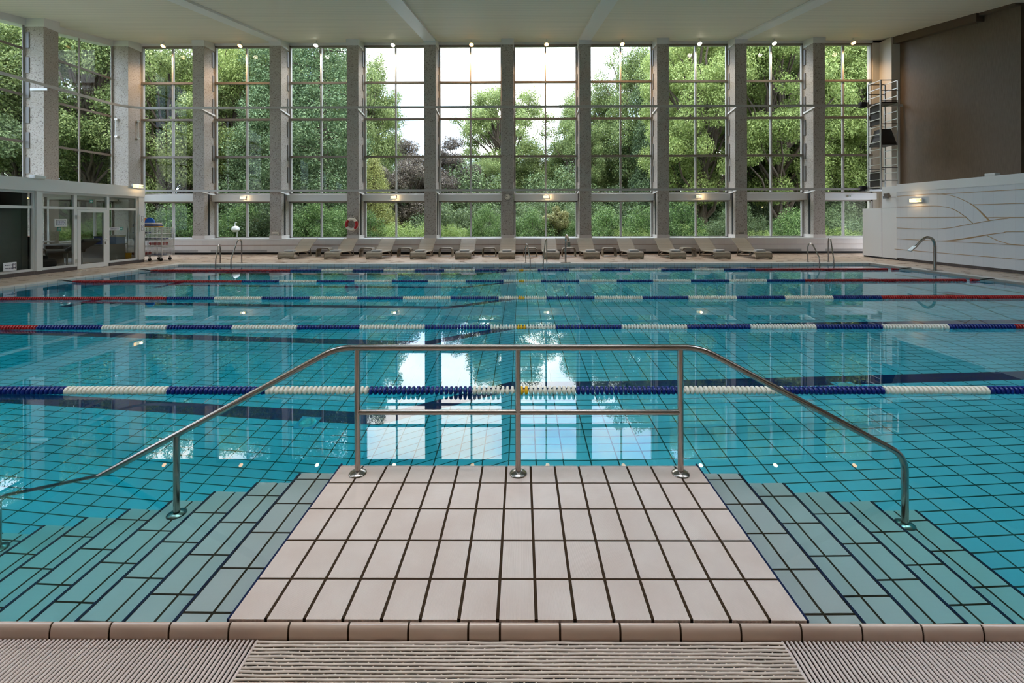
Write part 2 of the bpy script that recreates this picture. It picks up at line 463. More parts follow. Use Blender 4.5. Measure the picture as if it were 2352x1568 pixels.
# corner pillar and pillars of the left wall
b = MB(); b.box(XL, -18.1, YF, 21.2, .78, zc(YF)); o = struct('pillar_corner', b, M['pillar'])
b = MB(); b.prism([(YF-.03, 9.66), (21.0, 9.66), (21.0, zc(21.)), (YF-.03, zc(YF)+.02)], 'x', XL, -18.06); b.build('cap', M['white'], o)
leftY = [20.5-3.56*n for n in range(1, 7)]
for y in leftY:
    b = MB(); b.box(XL, -18.1, y-PW/2, y+PW/2, 0, zc(y)); o = struct('pillar', b, M['pillar'])
    z0 = zc(y)-.36
    b = MB(); b.prism([(y-PW/2-.02, z0), (y+PW/2+.02, z0), (y+PW/2+.02, zc(y+.3)+.02), (y-PW/2-.02, zc(y-.3)+.02)], 'x', XL, -18.06); b.build('cap', M['white'], o)
    b = MB()
    for z in (8.2, 7.25, 6.3, 5.35, 4.4, 3.45):
        b.box(XL+.1, XL+.24, y-PW/2-.03, y-PW/2, z, z+.6)
    b.build('bracket', M['plate'], o)
# left wall lower part & head
b = MB(); b.box(-19.3, -18.5, YB, YF, 0, .78); o = struct('wall_left', b, M['white'])
b = MB(); b.prism([(YB, zc(YB)-.26), (20.3, zc(20.3)-.26), (20.3, zc(20.3)+.3), (YB, zc(YB)+.3)], 'x', -19.3, XL+.12); b.build('header', M['white'], o)

# windows ------------------------------------------------------------
win_n = [0]
def window(a0, a1, axis, plane, z0, ztop, transoms, jamb=.085, dep=.07, mull=.075, tr=.095):
    """axis 'x': window in plane Y=plane between X=a0..a1; axis 'y': plane X=plane between Y=a0..a1. ztop may be a pair (sloping head)"""
    win_n[0] += 1
    o = thing(f'window_{win_n[0]}', (0,0,0), kind='structure')
    za, zb = ztop if isinstance(ztop, tuple) else (ztop, ztop)
    z1 = max(za, zb)
    def bx(B, p0, p1, q0, q1, c0, c1):
        if axis == 'x': B.box(p0, p1, plane+q0, plane+q1, c0, c1)
        else: B.box(plane+q0, plane+q1, p0, p1, c0, c1)
    f = MB(); h = MB(); am = (a0+a1)/2
    bx(f, a0, a0+jamb, -dep, .05, z0, za); bx(f, a1-jamb, a1, -dep, .05, z0, zb)
    bx(f, am-mull/2, am+mull/2, -dep*.8, .04, z0, (za+zb)/2)
    bx(f, a0, a1, -dep, .05, z0, z0+.05)
    if za == zb: bx(h, a0, a1, -dep, .05, z1-.1, z1)
    for z in transoms: bx(h, a0, a1, -dep-.02, .04, z-tr/2, z+tr/2)
    f.build('window_frame', M['frame'], o)
    if h.v: h.build('transom', M['transom'], o)
    g = MB(); bx(g, a0+.01, a1-.01, .0, .008, z0, z1-.02); g.build('pane', M['glass'], o)
    return o
TR = (8.16, 6.42, 4.64)
spans = [(-18.1, pillX[0]-PW/2)]+[(pillX[i]+PW/2, pillX[i+1]-PW/2) for i in range(len(pillX)-1)]
# the last span ends at the pier
spans[-1] = (spans[-1][0], 16.6)
for i, (a, c) in enumerate(spans):
    window(a, c, 'x', YG, 2.86, 9.95, TR)
    window(a, c, 'x', YG, .78, 2.56, ())
    b = MB(); b.box(a+.02, c-.02, 20.7, 21.1, 2.52, 2.84); o = struct(f'trim_{5+i}', b, M['white'], bevel=.02)
ly = [YF]+[y for y in leftY]
for i in range(len(ly)-1):
    a, c = ly[i+1]+PW/2, (ly[i]-PW/2 if i else YF)
    ht = (zc(a)-.25, zc(c)-.25)
    window(a, c, 'y', XL, 2.86, ht, [z for z in (8.16, 6.42, 4.64) if z < ht[0]-.4], dep=-.07)
    window(a, c, 'y', XL, .78, 2.56, (), dep=-.07)
    b = MB(); b.box(XL, XL+.3, a+.02, c-.02, 2.52, 2.86); struct(f'trim_{20+i}', b, M['white'])
# rear wall (behind the camera)
b = MB(); b.box(-19.3, 17.9, YB-.3, YB, -.4, 9); struct('wall_rear', b, flat('rear_wall', lin(176,156,138), .6))

# right side: low tiled wall with relief, its flat roof, brown wall above
b = MB(); b.box(14.33, 17.6, YB, 16.95, .16, 2.93)
o = struct('wall_right', b, M['whitetile_y'])
b = MB(); b.box(14.36, 17.5, YB, 16.9, 0, .16); b.build('skirting', M['plinth'], o)
b = MB(); b.box(14.315, 14.36, YB, 16.95, 2.66, 2.95); b.build('fascia', M['white'], o)
art = [
 [(16.93,2.5),(16.32,2.5),(15.66,2.51),(15.2,2.49),(14.9,2.44),(14.62,2.35),(14.35,2.22),(14.11,2.08),(13.9,1.9),(13.73,1.72),(13.61,1.59)],
 [(15.2,2.49),(9,2.49)],
 [(16.93,2.09),(16.15,2.09),(15.5,2.09),(15.11,2.06),(14.81,1.99),(14.56,1.86),(14.35,1.71),(14.11,1.5)],
 [(14.1,2.09),(9,2.09)], [(16.93,1.69),(14.35,1.7)], [(13.68,1.69),(9,1.69)],
 [(16.93,1.29),(16.16,1.28),(15.51,1.29),(15.11,1.31),(14.76,1.36),(14.43,1.43),(14.11,1.49),(13.61,1.59),(13.12,1.66),(12.6,1.69),(9,1.69)],
 [(16.93,.88),(16.16,.88),(15.66,.88),(15.2,.89),(14.82,.93),(14.48,.99),(14.09,1.07),(13.71,1.15),(13.24,1.23),(12.69,1.28),(9,1.29)],
 [(15.2,.89),(9,.89)], [(13.68,1.13),(13.4,1.0),(13.19,.94),(12.95,.9),(12.3,.88)], [(16.93,.48),(9,.48)]]
def smooth_line(p, n=5):
    if len(p) < 3: return p
    q = []
    for i in range(len(p)-1):
        p0 = p[max(i-1,0)]; p1 = p[i]; p2 = p[i+1]; p3 = p[min(i+2,len(p)-1)]
        for j in range(n):
            t = j/n
            q.append(tuple(.5*((2*p1[k])+(-p0[k]+p2[k])*t+(2*p0[k]-5*p1[k]+4*p2[k]-p3[k])*t*t+(-p0[k]+3*p1[k]-3*p2[k]+p3[k])*t**3) for k in (0,1)))
    return q+[p[-1]]
for i, l in enumerate(art):
    b = MB(); l = smooth_line(l); w = .016; ox = 14.328-.0011*(i % 5)
    for p, q in zip(l, l[1:]): b.obox((ox, (p[0]+q[0])/2, (p[1]+q[1])/2), (.008,0,0), (0,(q[0]-p[0])/2*1.03,(q[1]-p[1])/2*1.03), Vector((0,-(q[1]-p[1]),q[0]-p[0])).normalized()*w/2)
    if i in (0, 7):   # wider tan edge drawn in for the shadow below the raised band
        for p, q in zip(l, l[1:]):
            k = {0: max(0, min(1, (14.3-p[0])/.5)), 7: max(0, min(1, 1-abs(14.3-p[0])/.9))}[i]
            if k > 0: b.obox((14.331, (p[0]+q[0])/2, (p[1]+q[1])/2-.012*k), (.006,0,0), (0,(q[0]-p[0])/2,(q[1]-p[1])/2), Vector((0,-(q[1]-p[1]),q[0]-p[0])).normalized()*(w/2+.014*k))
    b.build('inlay_strip', M['tan'], o)
b = MB(); b.box(14.335, 17.6, 16.96, 17.66, .12, 2.9); b.box(14.335, 16.2, 17.66, 18.65, .12, 2.06); c = struct('wall_closet', b, M['white'])
b = MB(); b.box(14.36, 16.2, 16.96, 18.62, .06, .12); b.build('skirting', M['black'], c)
b = MB(); b.box(14.331, 14.345, 17.655, 17.665, .12, 2.06); b.box(14.331, 14.345, 16.97, 17.66, 2.055, 2.064); b.build('door_joint', M['darkmetal'], c)
b = MB(); b.box(17.3, 17.6, 15.39, 21.1, 2.9, 10.2); struct('wall_right_upper', b, M['brown'])
b = MB(); b.box(17.5, 17.8, YB, 15.39, 2.9, 10.2); struct('wall_right_rear', b, M['brownbeam'])
b = MB(); b.prism([(16.6, zc(16.6)-.32), (20.28, zc(20.28)-.32), (20.28, zc(20.28)+.05), (16.6, zc(16.6)+.05)], 'x', 17.0, 17.32)
b.prism([(15.39, zc(15.39)-.1), (16.6, zc(16.6)-.1), (16.6, zc(16.6)+.05), (15.39, zc(15.39)+.05)], 'x', 17.1, 17.32)
struct('trim_40', b, M['brownbeam'])

# ------------------------------------------------------------------ office (glass box on the left)
OX = -14.4; OG = -14.5
b = MB(); b.box(-18.1, OX+.02, YB, 16.82, 2.55, 2.92); struct('wall_office_fascia', b, M['white'])
def post(y0, y1):
    b = MB(); b.box(OX-.16, OX, y0, y1, DZ+.1, 2.56); return b
b = post(13.06, 13.2); b.box(OX-.16, OX, 16.58, 16.82, DZ+.1, 2.56); b.box(OX-.16, OX, 7.0, 7.15, DZ+.1, 2.56)
F = MB()
def hb(y0, y1, z0, z1): F.box(OG-.03, OG+.05, y0, y1, z0, z1)
def vb(y0, y1, z0, z1): F.box(OG-.03, OG+.055, y0, y1, z0, z1)
for y0, y1 in ((7.15, 13.06), (13.2, 16.58)):
    hb(y0, y1, 2.48, 2.56); hb(y0, y1, 2.02, 2.10)
hb(7.15, 13.06, .16, .24); hb(13.2, 14.28, .16, .24); hb(15.38, 16.58, .16, .24)
for y in (7.15, 10.1, 12.99, 13.2, 16.51): vb(y, y+.07, .16, 2.5)
vb(14.2, 14.3, .06, 2.5); vb(15.34, 15.43, .06, 2.5)
o = struct('wall_office', F, M['offframe'])
b.build('post', M['offframe'], o)
b = MB(); b.box(OG, OG+.01, 7.2, 13.0, .2, 2.5); b.box(OG, OG+.01, 13.2, 14.25, .2, 2.5); b.box(OG, OG+.01, 15.38, 16.55, .2, 2.5); b.box(OG, OG+.01, 14.25, 15.38, 2.08, 2.5)
b.build('pane', M['offglass'], o)
b = MB(); b.box(OX-.2, OX-.01, YB, 14.27, 0, .17); b.box(OX-.2, OX-.01, 15.40, 16.82, 0, .17); b.build('plinth', M['plinth'], o)
# end wall of the office, glazed toward the far windows
E2 = MB()
E2.box(-18.1, OX-.05, 16.74, 16.8, .06, .3); E2.box(-18.1, OX-.05, 16.74, 16.8, 2.45, 2.545)
for x in (-18.08, -16.3, OX-.15): E2.box(x, x+.08, 16.745, 16.795, .06, 2.5)
E2.build('end_frame', M['offframe'], o)
b = MB(); b.box(-18.1, OX-.06, 16.77, 16.78, .3, 2.45); b.build('pane', M['offglass'], o)
b = MB(); b.box(-18.1, OG-.1, 12.85, 13.0, .06, 2.56); struct('wall_office_inner', b, flat('office_grey', lin(124,126,122), .7))
b = MB(); b.box(-16.6, -16.5, YB, 12.9, .06, 2.56); struct('wall_office_light_block', b, flat('light_block_grey', lin(112,114,110), .7))  # added to block window light behind the left office panes
# door
d = thing('door_1', (0,0,0), kind='structure')
b = MB(); b.box(OG, OG+.06, 14.305, 14.42, .07, 2.012); b.box(OG, OG+.06, 15.22, 15.335, .07, 2.012); b.box(OG+.001, OG+.059, 14.4, 15.24, .07, .22); b.box(OG+.001, OG+.059, 14.4, 15.24, 1.93, 2.012)
b.build('door_frame', M['offframe'], d)
b = MB(); b.box(OG+.02, OG+.03, 14.42, 15.22, .22, 1.93); b.build('pane', M['offglass'], d)
b = MB(); b.tube([(OG+.06, 15.27, 1.02), (OG+.12, 15.27, 1.02), (OG+.12, 15.12, 1.02)], .011); b.box(OG+.06, OG+.075, 15.255, 15.285, .84, .93); b.build('door_handle', M['steel'], d, 40)
for z in (.28, 1.72):
    b = MB(); b.tube([(OG+.075, 14.29, z), (OG+.075, 14.29, z+.12)], .016); b.box(OG+.055, OG+.07, 14.25, 14.34, z, z+.12); b.build('hinge', M['alu'], d, 40)

# ------------------------------------------------------------------ pool stairs
TX = .163
st = thing('pool_stairs', (0, 2.4, 0), 'beige tiled platform with steps descending into the water on both sides', 'stairs')
ZP = .0075; XA, XB, YA, YE = -1.25, 1.205, 1.864, 3.06
P = MB(); P.box(XA+.004, XB-.004, YA+.006, 3.02, -1.9, ZP-.0012, 1)
rows = [YA, 2.075, 2.323, 2.576, 2.828, 3.022]
for i in range(15):
    x0 = XA+(XB-XA)*i/15; x1 = XA+(XB-XA)*(i+1)/15
    for r0, r1 in zip(rows, rows[1:]):
        P.box(x0+(.0072 if i else .011), x1-(.0072 if i < 14 else .011), r0+(.0058 if r0 > YA else 0), r1-.0058, -.05, ZP, 0)
    # bull-nose at the outer edge, dipping under water
    P.prism([(3.022, -.06), (3.022, ZP-.002), (3.035, ZP-.006), (3.05, -.012), (3.062, -.06)], 'x', x0+.005, x1-.005, 0)
P.box(XA, XB, 3.0, 3.055, -1.9, -.06, 0)
P.box(XA, XA+.0105, YA, 3.05, -.14, ZP+.0004, 2); P.box(XB-.0105, XB, YA, 3.05, -.14, ZP+.0004, 2)
P.build('platform', [M['tile'], M['grout'], M['navy']], st)
def tread(k, s):
    w = .297 if s < 0 else .302
    xi = (XA if s < 0 else XB)+s*w*(k-1); xo = xi+s*w; z = -.14*k
    lo, hi = min(xi, xo), max(xi, xo)
    B = MB(); B.box(lo, hi, YA, YE-.005, -2.3, z-.0012, 1)
    xs = [xi, xi+s*.146, xo-s*.013]
    off = (.07*k) % .25
    ys = [YA]+[y for y in [YE-.25*j-off for j in range(6)][::-1] if YA+.03 < y < YE-.03]+[YE]
    for a, c in zip(xs, xs[1:]):
        l, h = min(a, c), max(a, c)
        for y0, y1 in zip(ys, ys[1:]):
            B.box(l+.0065, h-.0065, y0+.006, y1-.006 if y1 < YE else YE, z-.05, z, 0)
    B.box(min(xo-s*.014, xo), max(xo-s*.014, xo), YA, YE, z-.14, z+.0005, 2)
    B.box(lo, hi, YE-.004, YE, -2.3, z-.05, 0)
    B.build('tread', [M['tilewet'], M['grout'], M['navy']], st)
for k in range(1, 11): tread(k, -1)
for k in range(1, 6): tread(k, 1)

# ------------------------------------------------------------------ near coping and drain grates
jo = []
x = -.225
while x > -6: jo.append(x); x -= .25
x = -.093
while x < 6: jo.append(x); x += .25
jo.sort()
cop = [(1.8635,-.11),(1.862,-.014),(1.859,-.003),(1.855,.004),(1.848,.005),(1.841,.0005),(1.837,-.010),(1.8345,-.026),(1.834,-.11)]
b = MB()
b.prism([(a+(.003 if a < 1.85 else -.0005), c-.003) for a, c in cop], 'x', -6.2, 6.2, 1)
for a, c in zip(jo, jo[1:]): b.prism(cop, 'x', a+.0045, c-.0045, 0)
o = struct('trim_41', b, [M['coping'], M['grout']], smooth=50)
o['label'] = 'glazed beige rounded edge tiles along the near pool edge'
def slat_grate(x0, x1, label):
    t = thing('drain_grate', ((x0+x1)/2, 1.7, -.06), label, 'grate', 'slatted drain grates along the near pool edge')
    b = MB(); p = .0185; n = int((x1-x0)/p)
    for i in range(n):
        x = x0+p*(i+.5)
        b.tube([(x, 1.832, -.0535), (x, 1.795, -.0515)], [.0052,.0055], 8)
        b.tube([(x+.0015, 1.797, -.0515), (x+.0015, 1.785, -.050), (x+.0015, 1.45, -.050)], [.0035,.0062,.0062], 8)
    b.build('slat', M['grate'], t, 60)
    b = MB()
    for y in (1.81, 1.62, 1.47): b.tube([(x0, y, -.064), (x1, y, -.064)], .0042, 6)
    b.build('cross_bar', M['grate'], t, 60)
    return t
slat_grate(-4.2, -1.086, 'slatted beige drain grate left of the wavy bar mat, bars pointing at the pool')
slat_grate(1.064, 4.2, 'slatted beige drain grate right of the wavy bar mat, bars pointing at the pool')
t = thing('drain_grate', (0, 1.7, -.06), 'beige drain mat of wavy bars lying parallel to the pool edge', 'grate')
b = MB(); L = MB(); r2 = random.Random(3)
for j in range(25):
    y = 1.823-.0148*j; ph = r2.random()*6
    pts = [(-1.097+2.167*i/130, y+.0006*math.sin(i*.5+ph)+.0004*math.sin(i*.23+ph*2), -.0515+.0004*math.sin(i*.6+ph)) for i in range(131)]
    b.tube(pts, .0050, 8)
    for i in range(48):
        x = -1.085+.0455*i+(.022 if j % 2 else 0)
        if x < 1.06: L.tube([(x, y-.0005, -.0560), (x, y-.0143, -.0560)], .0042, 6)
b.build('wavy_bar', M['mesh'], t, 60); L.build('link', M['mesh'], t, 60)

# ------------------------------------------------------------------ handrail
def bend(pts, r, n=6):
    """round the corners of a polyline"""
    P = [Vector(p) for p in pts]; q = [P[0]]
    for a, c, d in zip(P, P[1:], P[2:]):
        u = (a-c).normalized(); v = (d-c).normalized()
        s = min(r, (a-c).length*.45, (d-c).length*.45)
        for i in range(n+1):
            t = i/n; q.append((1-t)**2*(c+u*s)+2*t*(1-t)*c+t*t*(c+v*s))
    return q+[P[-1]]
YR = 2.93; RR = .0205
hr = thing('handrail', (0, YR, 0), 'polished steel handrail on the tiled platform, sloping into the water at both ends', 'handrail')
zt = .842; sl = .538
xl, xr = -1.225, 1.175
pts = [(-3.50, YR, -1.1), (-3.50, YR, zt-sl*(3.50+xl)), (xl, YR, zt), (xr, YR, zt), (2.525, YR, zt-sl*(2.525-xr)+.012), (2.525, YR, -.69)]
tr = MB().tube(bend(pts, .10, 8), RR, 16).build('top_rail', M['steel'], hr, 60)
def flange(x, z, par):
    Mx = Matrix.Translation((x, YR, z))
    MB().lathe([(.058,0),(.058,.004),(.052,.010),(.036,.017),(.026,.021),(RR,.022)], 24, 0, Mx).build('flange', M['steel'], par, 60)
flange(-3.50, -1.12, tr); flange(2.525, -.70, tr)
for x in (-1.09, -.024, 1.05):
    p = MB().tube([(x, YR, ZP), (x, YR, zt-.005)], .0195, 14).build('post', M['steel'], hr, 60); flange(x, ZP, p)
xp = -2.298
p = MB().tube([(xp, YR, -.56), (xp, YR, zt-sl*(-xp+xl)-.01)], .0195, 14).build('post', M['steel'], hr, 60); flange(xp, -.56, p)
for a, c in ((-1.09, -.024), (-.024, 1.05)):
    MB().tube([(a, YR, .415), (c, YR, .415)], .0175, 14).build('mid_rail', M['steel'], hr, 60)

# ------------------------------------------------------------------ lane ropes
PITCH = .0458
def disc_mesh(name, mat):
    Mx = Matrix.Rotation(PI/2, 4, 'Y')
    prof = [(.012,-.021),(.018,-.019),(.020,-.0125),(.039,-.0135),(.045,-.009),(.0465,0),(.045,.009),(.039,.0135),(.020,.0125),(.018,.019),(.012,.021)]
    return MB().lathe(prof, 18, 0, Mx).mesh(name, mat, 45)
dm = {c: disc_mesh('float_disc', M[c]) for c in ('red','blue','wplastic','yellow')}
def rope_col(x):
    a = abs(x-.02)
    if a < .07: return 'yellow'
    if a < .5: return 'wplastic'
    if a > 7.5: return 'red'
    return 'blue' if int(a-.5) % 2 == 0 else 'wplastic'
order = ['nearest the steel handrail', 'second nearest to the handrail', 'third of the five', 'fourth from the handrail', 'farthest away, by the row of loungers']
for i in range(5):
    y = 4.307+2.5*i; z = .018
    t = thing('lane_rope', (0, y, z), f'floating red, blue and white lane rope, {order[i]}', 'lane rope', 'lane ropes across the pool')
    MB().tube([(PX0, y, z+.02), (-11.85, y, z), (11.95, y, z), (PX1, y, z+.02)], .005, 6).build('cable', M['alu'], t)
    n0 = int(11.8/PITCH); xs = [PITCH*k for k in range(-n0, n0+1)]
    near = set(sorted(xs, key=abs)[:100])
    rest = {}
    for x in xs:
        c = rope_col(x); ang = rnd.random()*6
        if x in near:
            o = bpy.data.objects.new('float_disc', dm[c]); COL.objects.link(o); o.parent = t
            o.location = (x, 0, rnd.uniform(-.001,.001)); o.rotation_euler = (0, rnd.uniform(-.05,.05), rnd.uniform(-.06,.06))
        else: rest.setdefault(c, []).append(x)
    b = MB(); mats = ['red','blue','wplastic']; prof = [(.014,-.021),(.020,-.0125),(.039,-.0135),(.046,-.004),(.046,.004),(.039,.0135),(.020,.0125),(.014,.021)]
    for mi, c in enumerate(mats):
        for x in rest.get(c, []):
            Mx = Matrix.Translation((x, 0, 0)) @ Matrix.Rotation(PI/2+rnd.uniform(-.05,.05), 4, 'Y')
            b.lathe(prof, 14, mi, Mx)
    tag(b.build('float_discs', [M[c] for c in mats], t, 45, local=True), kind='stuff')
    for s, xe in ((-1, PX0), (1, PX1)):
        b = MB(); Mx = lambda q, w: Matrix.Translation((q, 0, .01)) @ Matrix.Rotation(PI/2, 4, 'Y')
        for q in range(6):
            b.lathe([(.01,-.02),(.022+.003*q,-.012),(.026+.003*q,0),(.022+.003*q,.012),(.01,.02)], 14, 0, Mx(xe-s*(.36+.04*q), 0))
        b.build('end_float', M['red'], t, 45, local=True)
        b = MB(); b.tube([(xe-s*.36,0,.01),(xe-s*.24,0,.03),(xe-s*.06,0,.05),(xe+s*.05,0,.055)], [.012,.016,.014,.008], 8); b.build('tension_hook', M['darkmetal'], t, 45, local=True)

# ------------------------------------------------------------------ floor inlets
for x, y, z, lab in ((-2.62, 5.40, -2.0, 'square floor inlet with round grille beneath the water, left of the handrail'), (3.95, 5.38, -1.1, 'square floor inlet with round grille beneath the water, right of the handrail')):
    t = thing('floor_inlet', (x, y, z), lab, 'inlet', 'inlets in the pool floor')
    MB().box(x-.125, x+.125, y-.125, y+.125, z, z+.006).build('plate', M['poolwall_x'], t)
    MB().lathe([(.10,.006),(.10,.012),(.07,.018),(.06,.014),(.02,.02)], 24, 0, Matrix.Translation((x, y, z))).build('grille', M['alu'], t, 50)

# ------------------------------------------------------------------ pool ladders at the far edge
lad = [(-11.125, -10.332, -10.95, -10.40, 'leftmost of the three'), (.162, .938, .313, .783, 'below the clock pillar'), (10.511, 11.258, 10.60, 11.10, 'nearest the white closet')]
for a, c, wa, wc, lab in lad:
    t = thing('pool_ladder', ((a+c)/2, 16.1, DZ), f'curved steel pool ladder with two uneven handrails, {lab}', 'ladder', 'pool ladders on the far edge')
    for xd, xw, zt_ in ((a, wa, .76), (c, wc, .95)):
        yd, yw = 16.28, 15.78
        # deck leg, bow, long slope down to the water
        dx = xw-xd
        pts = [(xd, yd, DZ), (xd, yd, zt_-.12), (xd+dx*.12, yd-.06, zt_), (xd+dx*.35, yd-.2, zt_-.02), (xd+dx*.92, yw+.04, .32), (xw, yw, .22), (xw, yw, -1.2)]
        h = MB().tube(bend(pts, .12, 5), .021, 12).build('handrail', M['steel'], t, 60)
        MB().lathe([(.05,0),(.05,.006),(.03,.014),(.02,.016)], 16, 0, Matrix.Translation((xd, yd, DZ+.006))).build('flange', M['steel'], h, 50)
    for z in (-.3, -.6, -.9):
        MB().box(wa, wc, 15.74, 15.84, z-.015, z+.015).build('step', M['alu'], t)

# ------------------------------------------------------------------ swan-neck water spouts
t = thing('water_spout', (12.7, 13.67, DZ), 'tall bent steel water spout on the right pool edge by the relief wall', 'spout', 'steel water spouts')
pts = [(12.72, 13.67, DZ), (12.72, 13.67, .86), (12.66, 13.67, 1.03), (12.48, 13.67, 1.10), (12.3, 13.67, .99), (12.1, 13.67, .78)]
MB().tube(bend(pts, .1, 5), .04, 14).build('pipe', M['steel'], t, 60)
b = MB(); b.obox((12.03, 13.67, .74), Vector((-.09,0,-.075)), (0,.075,0), Vector((.012,0,-.014)))
b.build('nozzle', M['steel'], t, bevel=.008)
MB().box(12.57, 12.87, 13.55, 13.79, DZ+.006, DZ+.02).build('base_plate', M['steel'], t)
t = thing('water_spout', (1.62, 16.2, DZ), 'tall steel water spout facing forward on the far pool edge', 'spout', 'steel water spouts')
pts = [(1.62, 16.2, DZ), (1.62, 16.2, .9), (1.63, 16.1, 1.06), (1.645, 15.95, 1.09), (1.665, 15.8, .98), (1.675, 15.72, .86)]
MB().tube(bend(pts, .1, 5), .035, 14).build('pipe', M['steel'], t, 60)
b = MB(); b.obox((1.68, 15.66, .77), (.055,0,0), (0,-.04,-.09), (0,.012,-.008)); b.build('nozzle', M['steel'], t, bevel=.008)
MB().box(1.44, 1.80, 16.1, 16.3, DZ+.006, DZ+.02).build('base_plate', M['steel'], t)

# ------------------------------------------------------------------ loungers, towels, side tables
LX = [(-9.5,17.76), (-7.62,17.74), (-5.93,17.72), (-4.14,17.69), (-2.33,17.655), (-.58,17.62), (1.2,17.58), (2.79,17.55), (4.52,17.51), (6.18,17.47), (7.92,17.44), (9.52,17.40)]
ordn = ['first', 'second', 'third', 'fourth', 'fifth', 'sixth', 'seventh', 'eighth', 'ninth', 'tenth', 'eleventh', 'twelfth']
W2 = .315
def arch(x, i):      # arch cut at the foot of the front skirt
    if i > 1: return 0
    return (.075 if i == 0 else .02)*max(0, 1-(x/(W2*.8))**2)
lg = thing('sun_lounger', (LX[0][0], LX[0][1], DZ), '', 'sun lounger', 'rattan loungers along the far wall')
seatp = [(.0,.0),(.005,.08),(.015,.17),(.035,.235),(.075,.272),(.13,.286),(.3,.288),(.6,.275),(.9,.262),(1.12,.258),(1.24,.262)]
MB().sheet(seatp, -W2, W2, .035, 0, 12, arch).build('seat', M['rattan'], lg, 50, local=True)
backp = [(1.22,.262),(1.3,.285),(1.5,.42),(1.75,.585),(1.95,.70),(2.05,.745),(2.10,.752)]
MB().sheet(backp, -W2, W2, .035, 0, 4).build('backrest', M['rattan'], lg, 50, local=True)
for s in (-1, 1):
    MB().bar((s*.27, 1.02, .235), (s*.27, 1.62, .012), .035, .035).build('leg', M['rattan_side'], lg, local=True)
    MB().tube([(s*(W2+.004), a, c) for a, c in seatp[1:]]+[(s*(W2+.004), a, c) for a, c in backp[1:]], .015, 6).build('piping', M['rattan_side'], lg, 50, local=True)
b = MB(); b.bar((-.27, 1.62, .02), (.27, 1.62, .02), .035, .035); b.bar((-.27, 1.02, .225), (.27, 1.02, .225), .03, .03); b.bar((-.27,1.60,.03),(-.27,1.5,.38),.03,.03); b.bar((.27,1.60,.03),(.27,1.5,.38),.03,.03)
b.build('rear_frame', M['rattan_side'], lg, local=True)
for i, (x, y) in enumerate(LX):
    lab = f'woven rattan sun lounger with a rolled towel, {ordn[i]} from the left in the row' 
    if i == 0: lg['label'] = lab
    else: dup(lg, (x, y, DZ), lab)
tw = MB()
rr = [(.0, .0)]
def towel():
    t = thing('towel', (0,0,0), '', 'towel', 'folded towels on the loungers')
    b = MB()
    pr = [(-.10,.0),(-.118,.02),(-.118,.055),(-.10,.078),(.10,.078),(.118,.055),(.118,.02),(.10,0)]
    b.prism(pr, 'x', -.185, .185); b.build('fold', M['towel'], t, 50, local=True, bevel=.006)
    b = MB(); b.prism([(-.104,.034),(-.124,.036),(-.124,.042),(-.104,.044)], 'x', -.183, .183); b.build('hem', M['white'], t, local=True)
    return t
tw = towel()
for i, (x, y) in enumerate(LX):
    lab = f'folded white towel on the foot end of the {ordn[i]} lounger from the left'
    loc = (x+(.02 if i < 5 else 0), y+.32, DZ+.290)
    if i == 0: tw.location = loc; tw['label'] = lab
    else: dup(tw, loc, lab)
TBX = [(-8.55,19.2,'between the first and second lounger from the left'), (-6.68,19.18,'between the second and third lounger from the left'), (-5.03,19.15,'between the third and fourth lounger from the left'), (-3.25,19.12,'between the fourth and fifth lounger from the left'), (-1.38,19.09,'between the fifth and sixth lounger from the left'), (.386,19.05,'behind the middle pool ladder'), (2.03,19.0,'behind the far steel water spout'), (3.75,18.97,'between the eighth and ninth lounger from the left'), (7.08,18.89,'between the tenth and eleventh lounger from the left')]
tb = thing('side_table', (TBX[0][0], TBX[0][1], DZ), '', 'side table', 'rattan side tables between the loungers')
ap = [(-.30,0),(-.298,.2),(-.28,.31),(-.235,.362),(-.16,.378),(.16,.378),(.235,.362),(.28,.31),(.298,.2),(.30,0)]
def archsheet(prof, y0, y1, th):
    b = MB().sheet(prof, y0, y1, th); b.v = [(y, x, z) for x, y, z in b.v]; return b
archsheet(ap[2:8], -.22, .22, .04).build('table_top', M['rattan'], tb, 50, local=True)
archsheet(ap[:3], -.22, .22, .04).build('leg', M['rattan_side'], tb, 50, local=True)
archsheet(ap[7:], -.22, .22, .04).build('leg', M['rattan_side'], tb, 50, local=True)
for i, (x, y, l) in enumerate(TBX):
    lab = f'arched woven rattan side table {l}'
    if i == 0: tb['label'] = lab
    else: dup(tb, (x, y, DZ), lab)

# ------------------------------------------------------------------ floor vents in the low wall
vx = [-16.2, -13.0, -9.6, -6.2, -2.7, .95, 4.4, 7.9, 11.5, 15.2]
vl = ['behind the wire trolley', 'behind the leftmost pool ladder', 'behind the first lounger from the left', 'behind the third lounger from the left', 'behind the fifth lounger from the left', 'behind the middle pool ladder', 'behind the ninth lounger from the left', 'behind the eleventh lounger from the left', 'behind the right pool ladder', 'beside the white closet']
for x, l in zip(vx, vl):
    t = thing('wall_vent', (x, YF, .2), f'slotted vent low in the white wall {l}', 'vent', 'heating vents in the far low wall')
    MB().box(x-1.3, x+1.3, YF-.004, YF+.01, .165, .275).build('back_panel', M['darkmetal'], t)
    b = MB()
    for k in range(5): b.box(x-1.3, x+1.3, YF-.010, YF, .168+.023*k, .180+.023*k)
    b.build('slat', M['whitetile_x'], t)

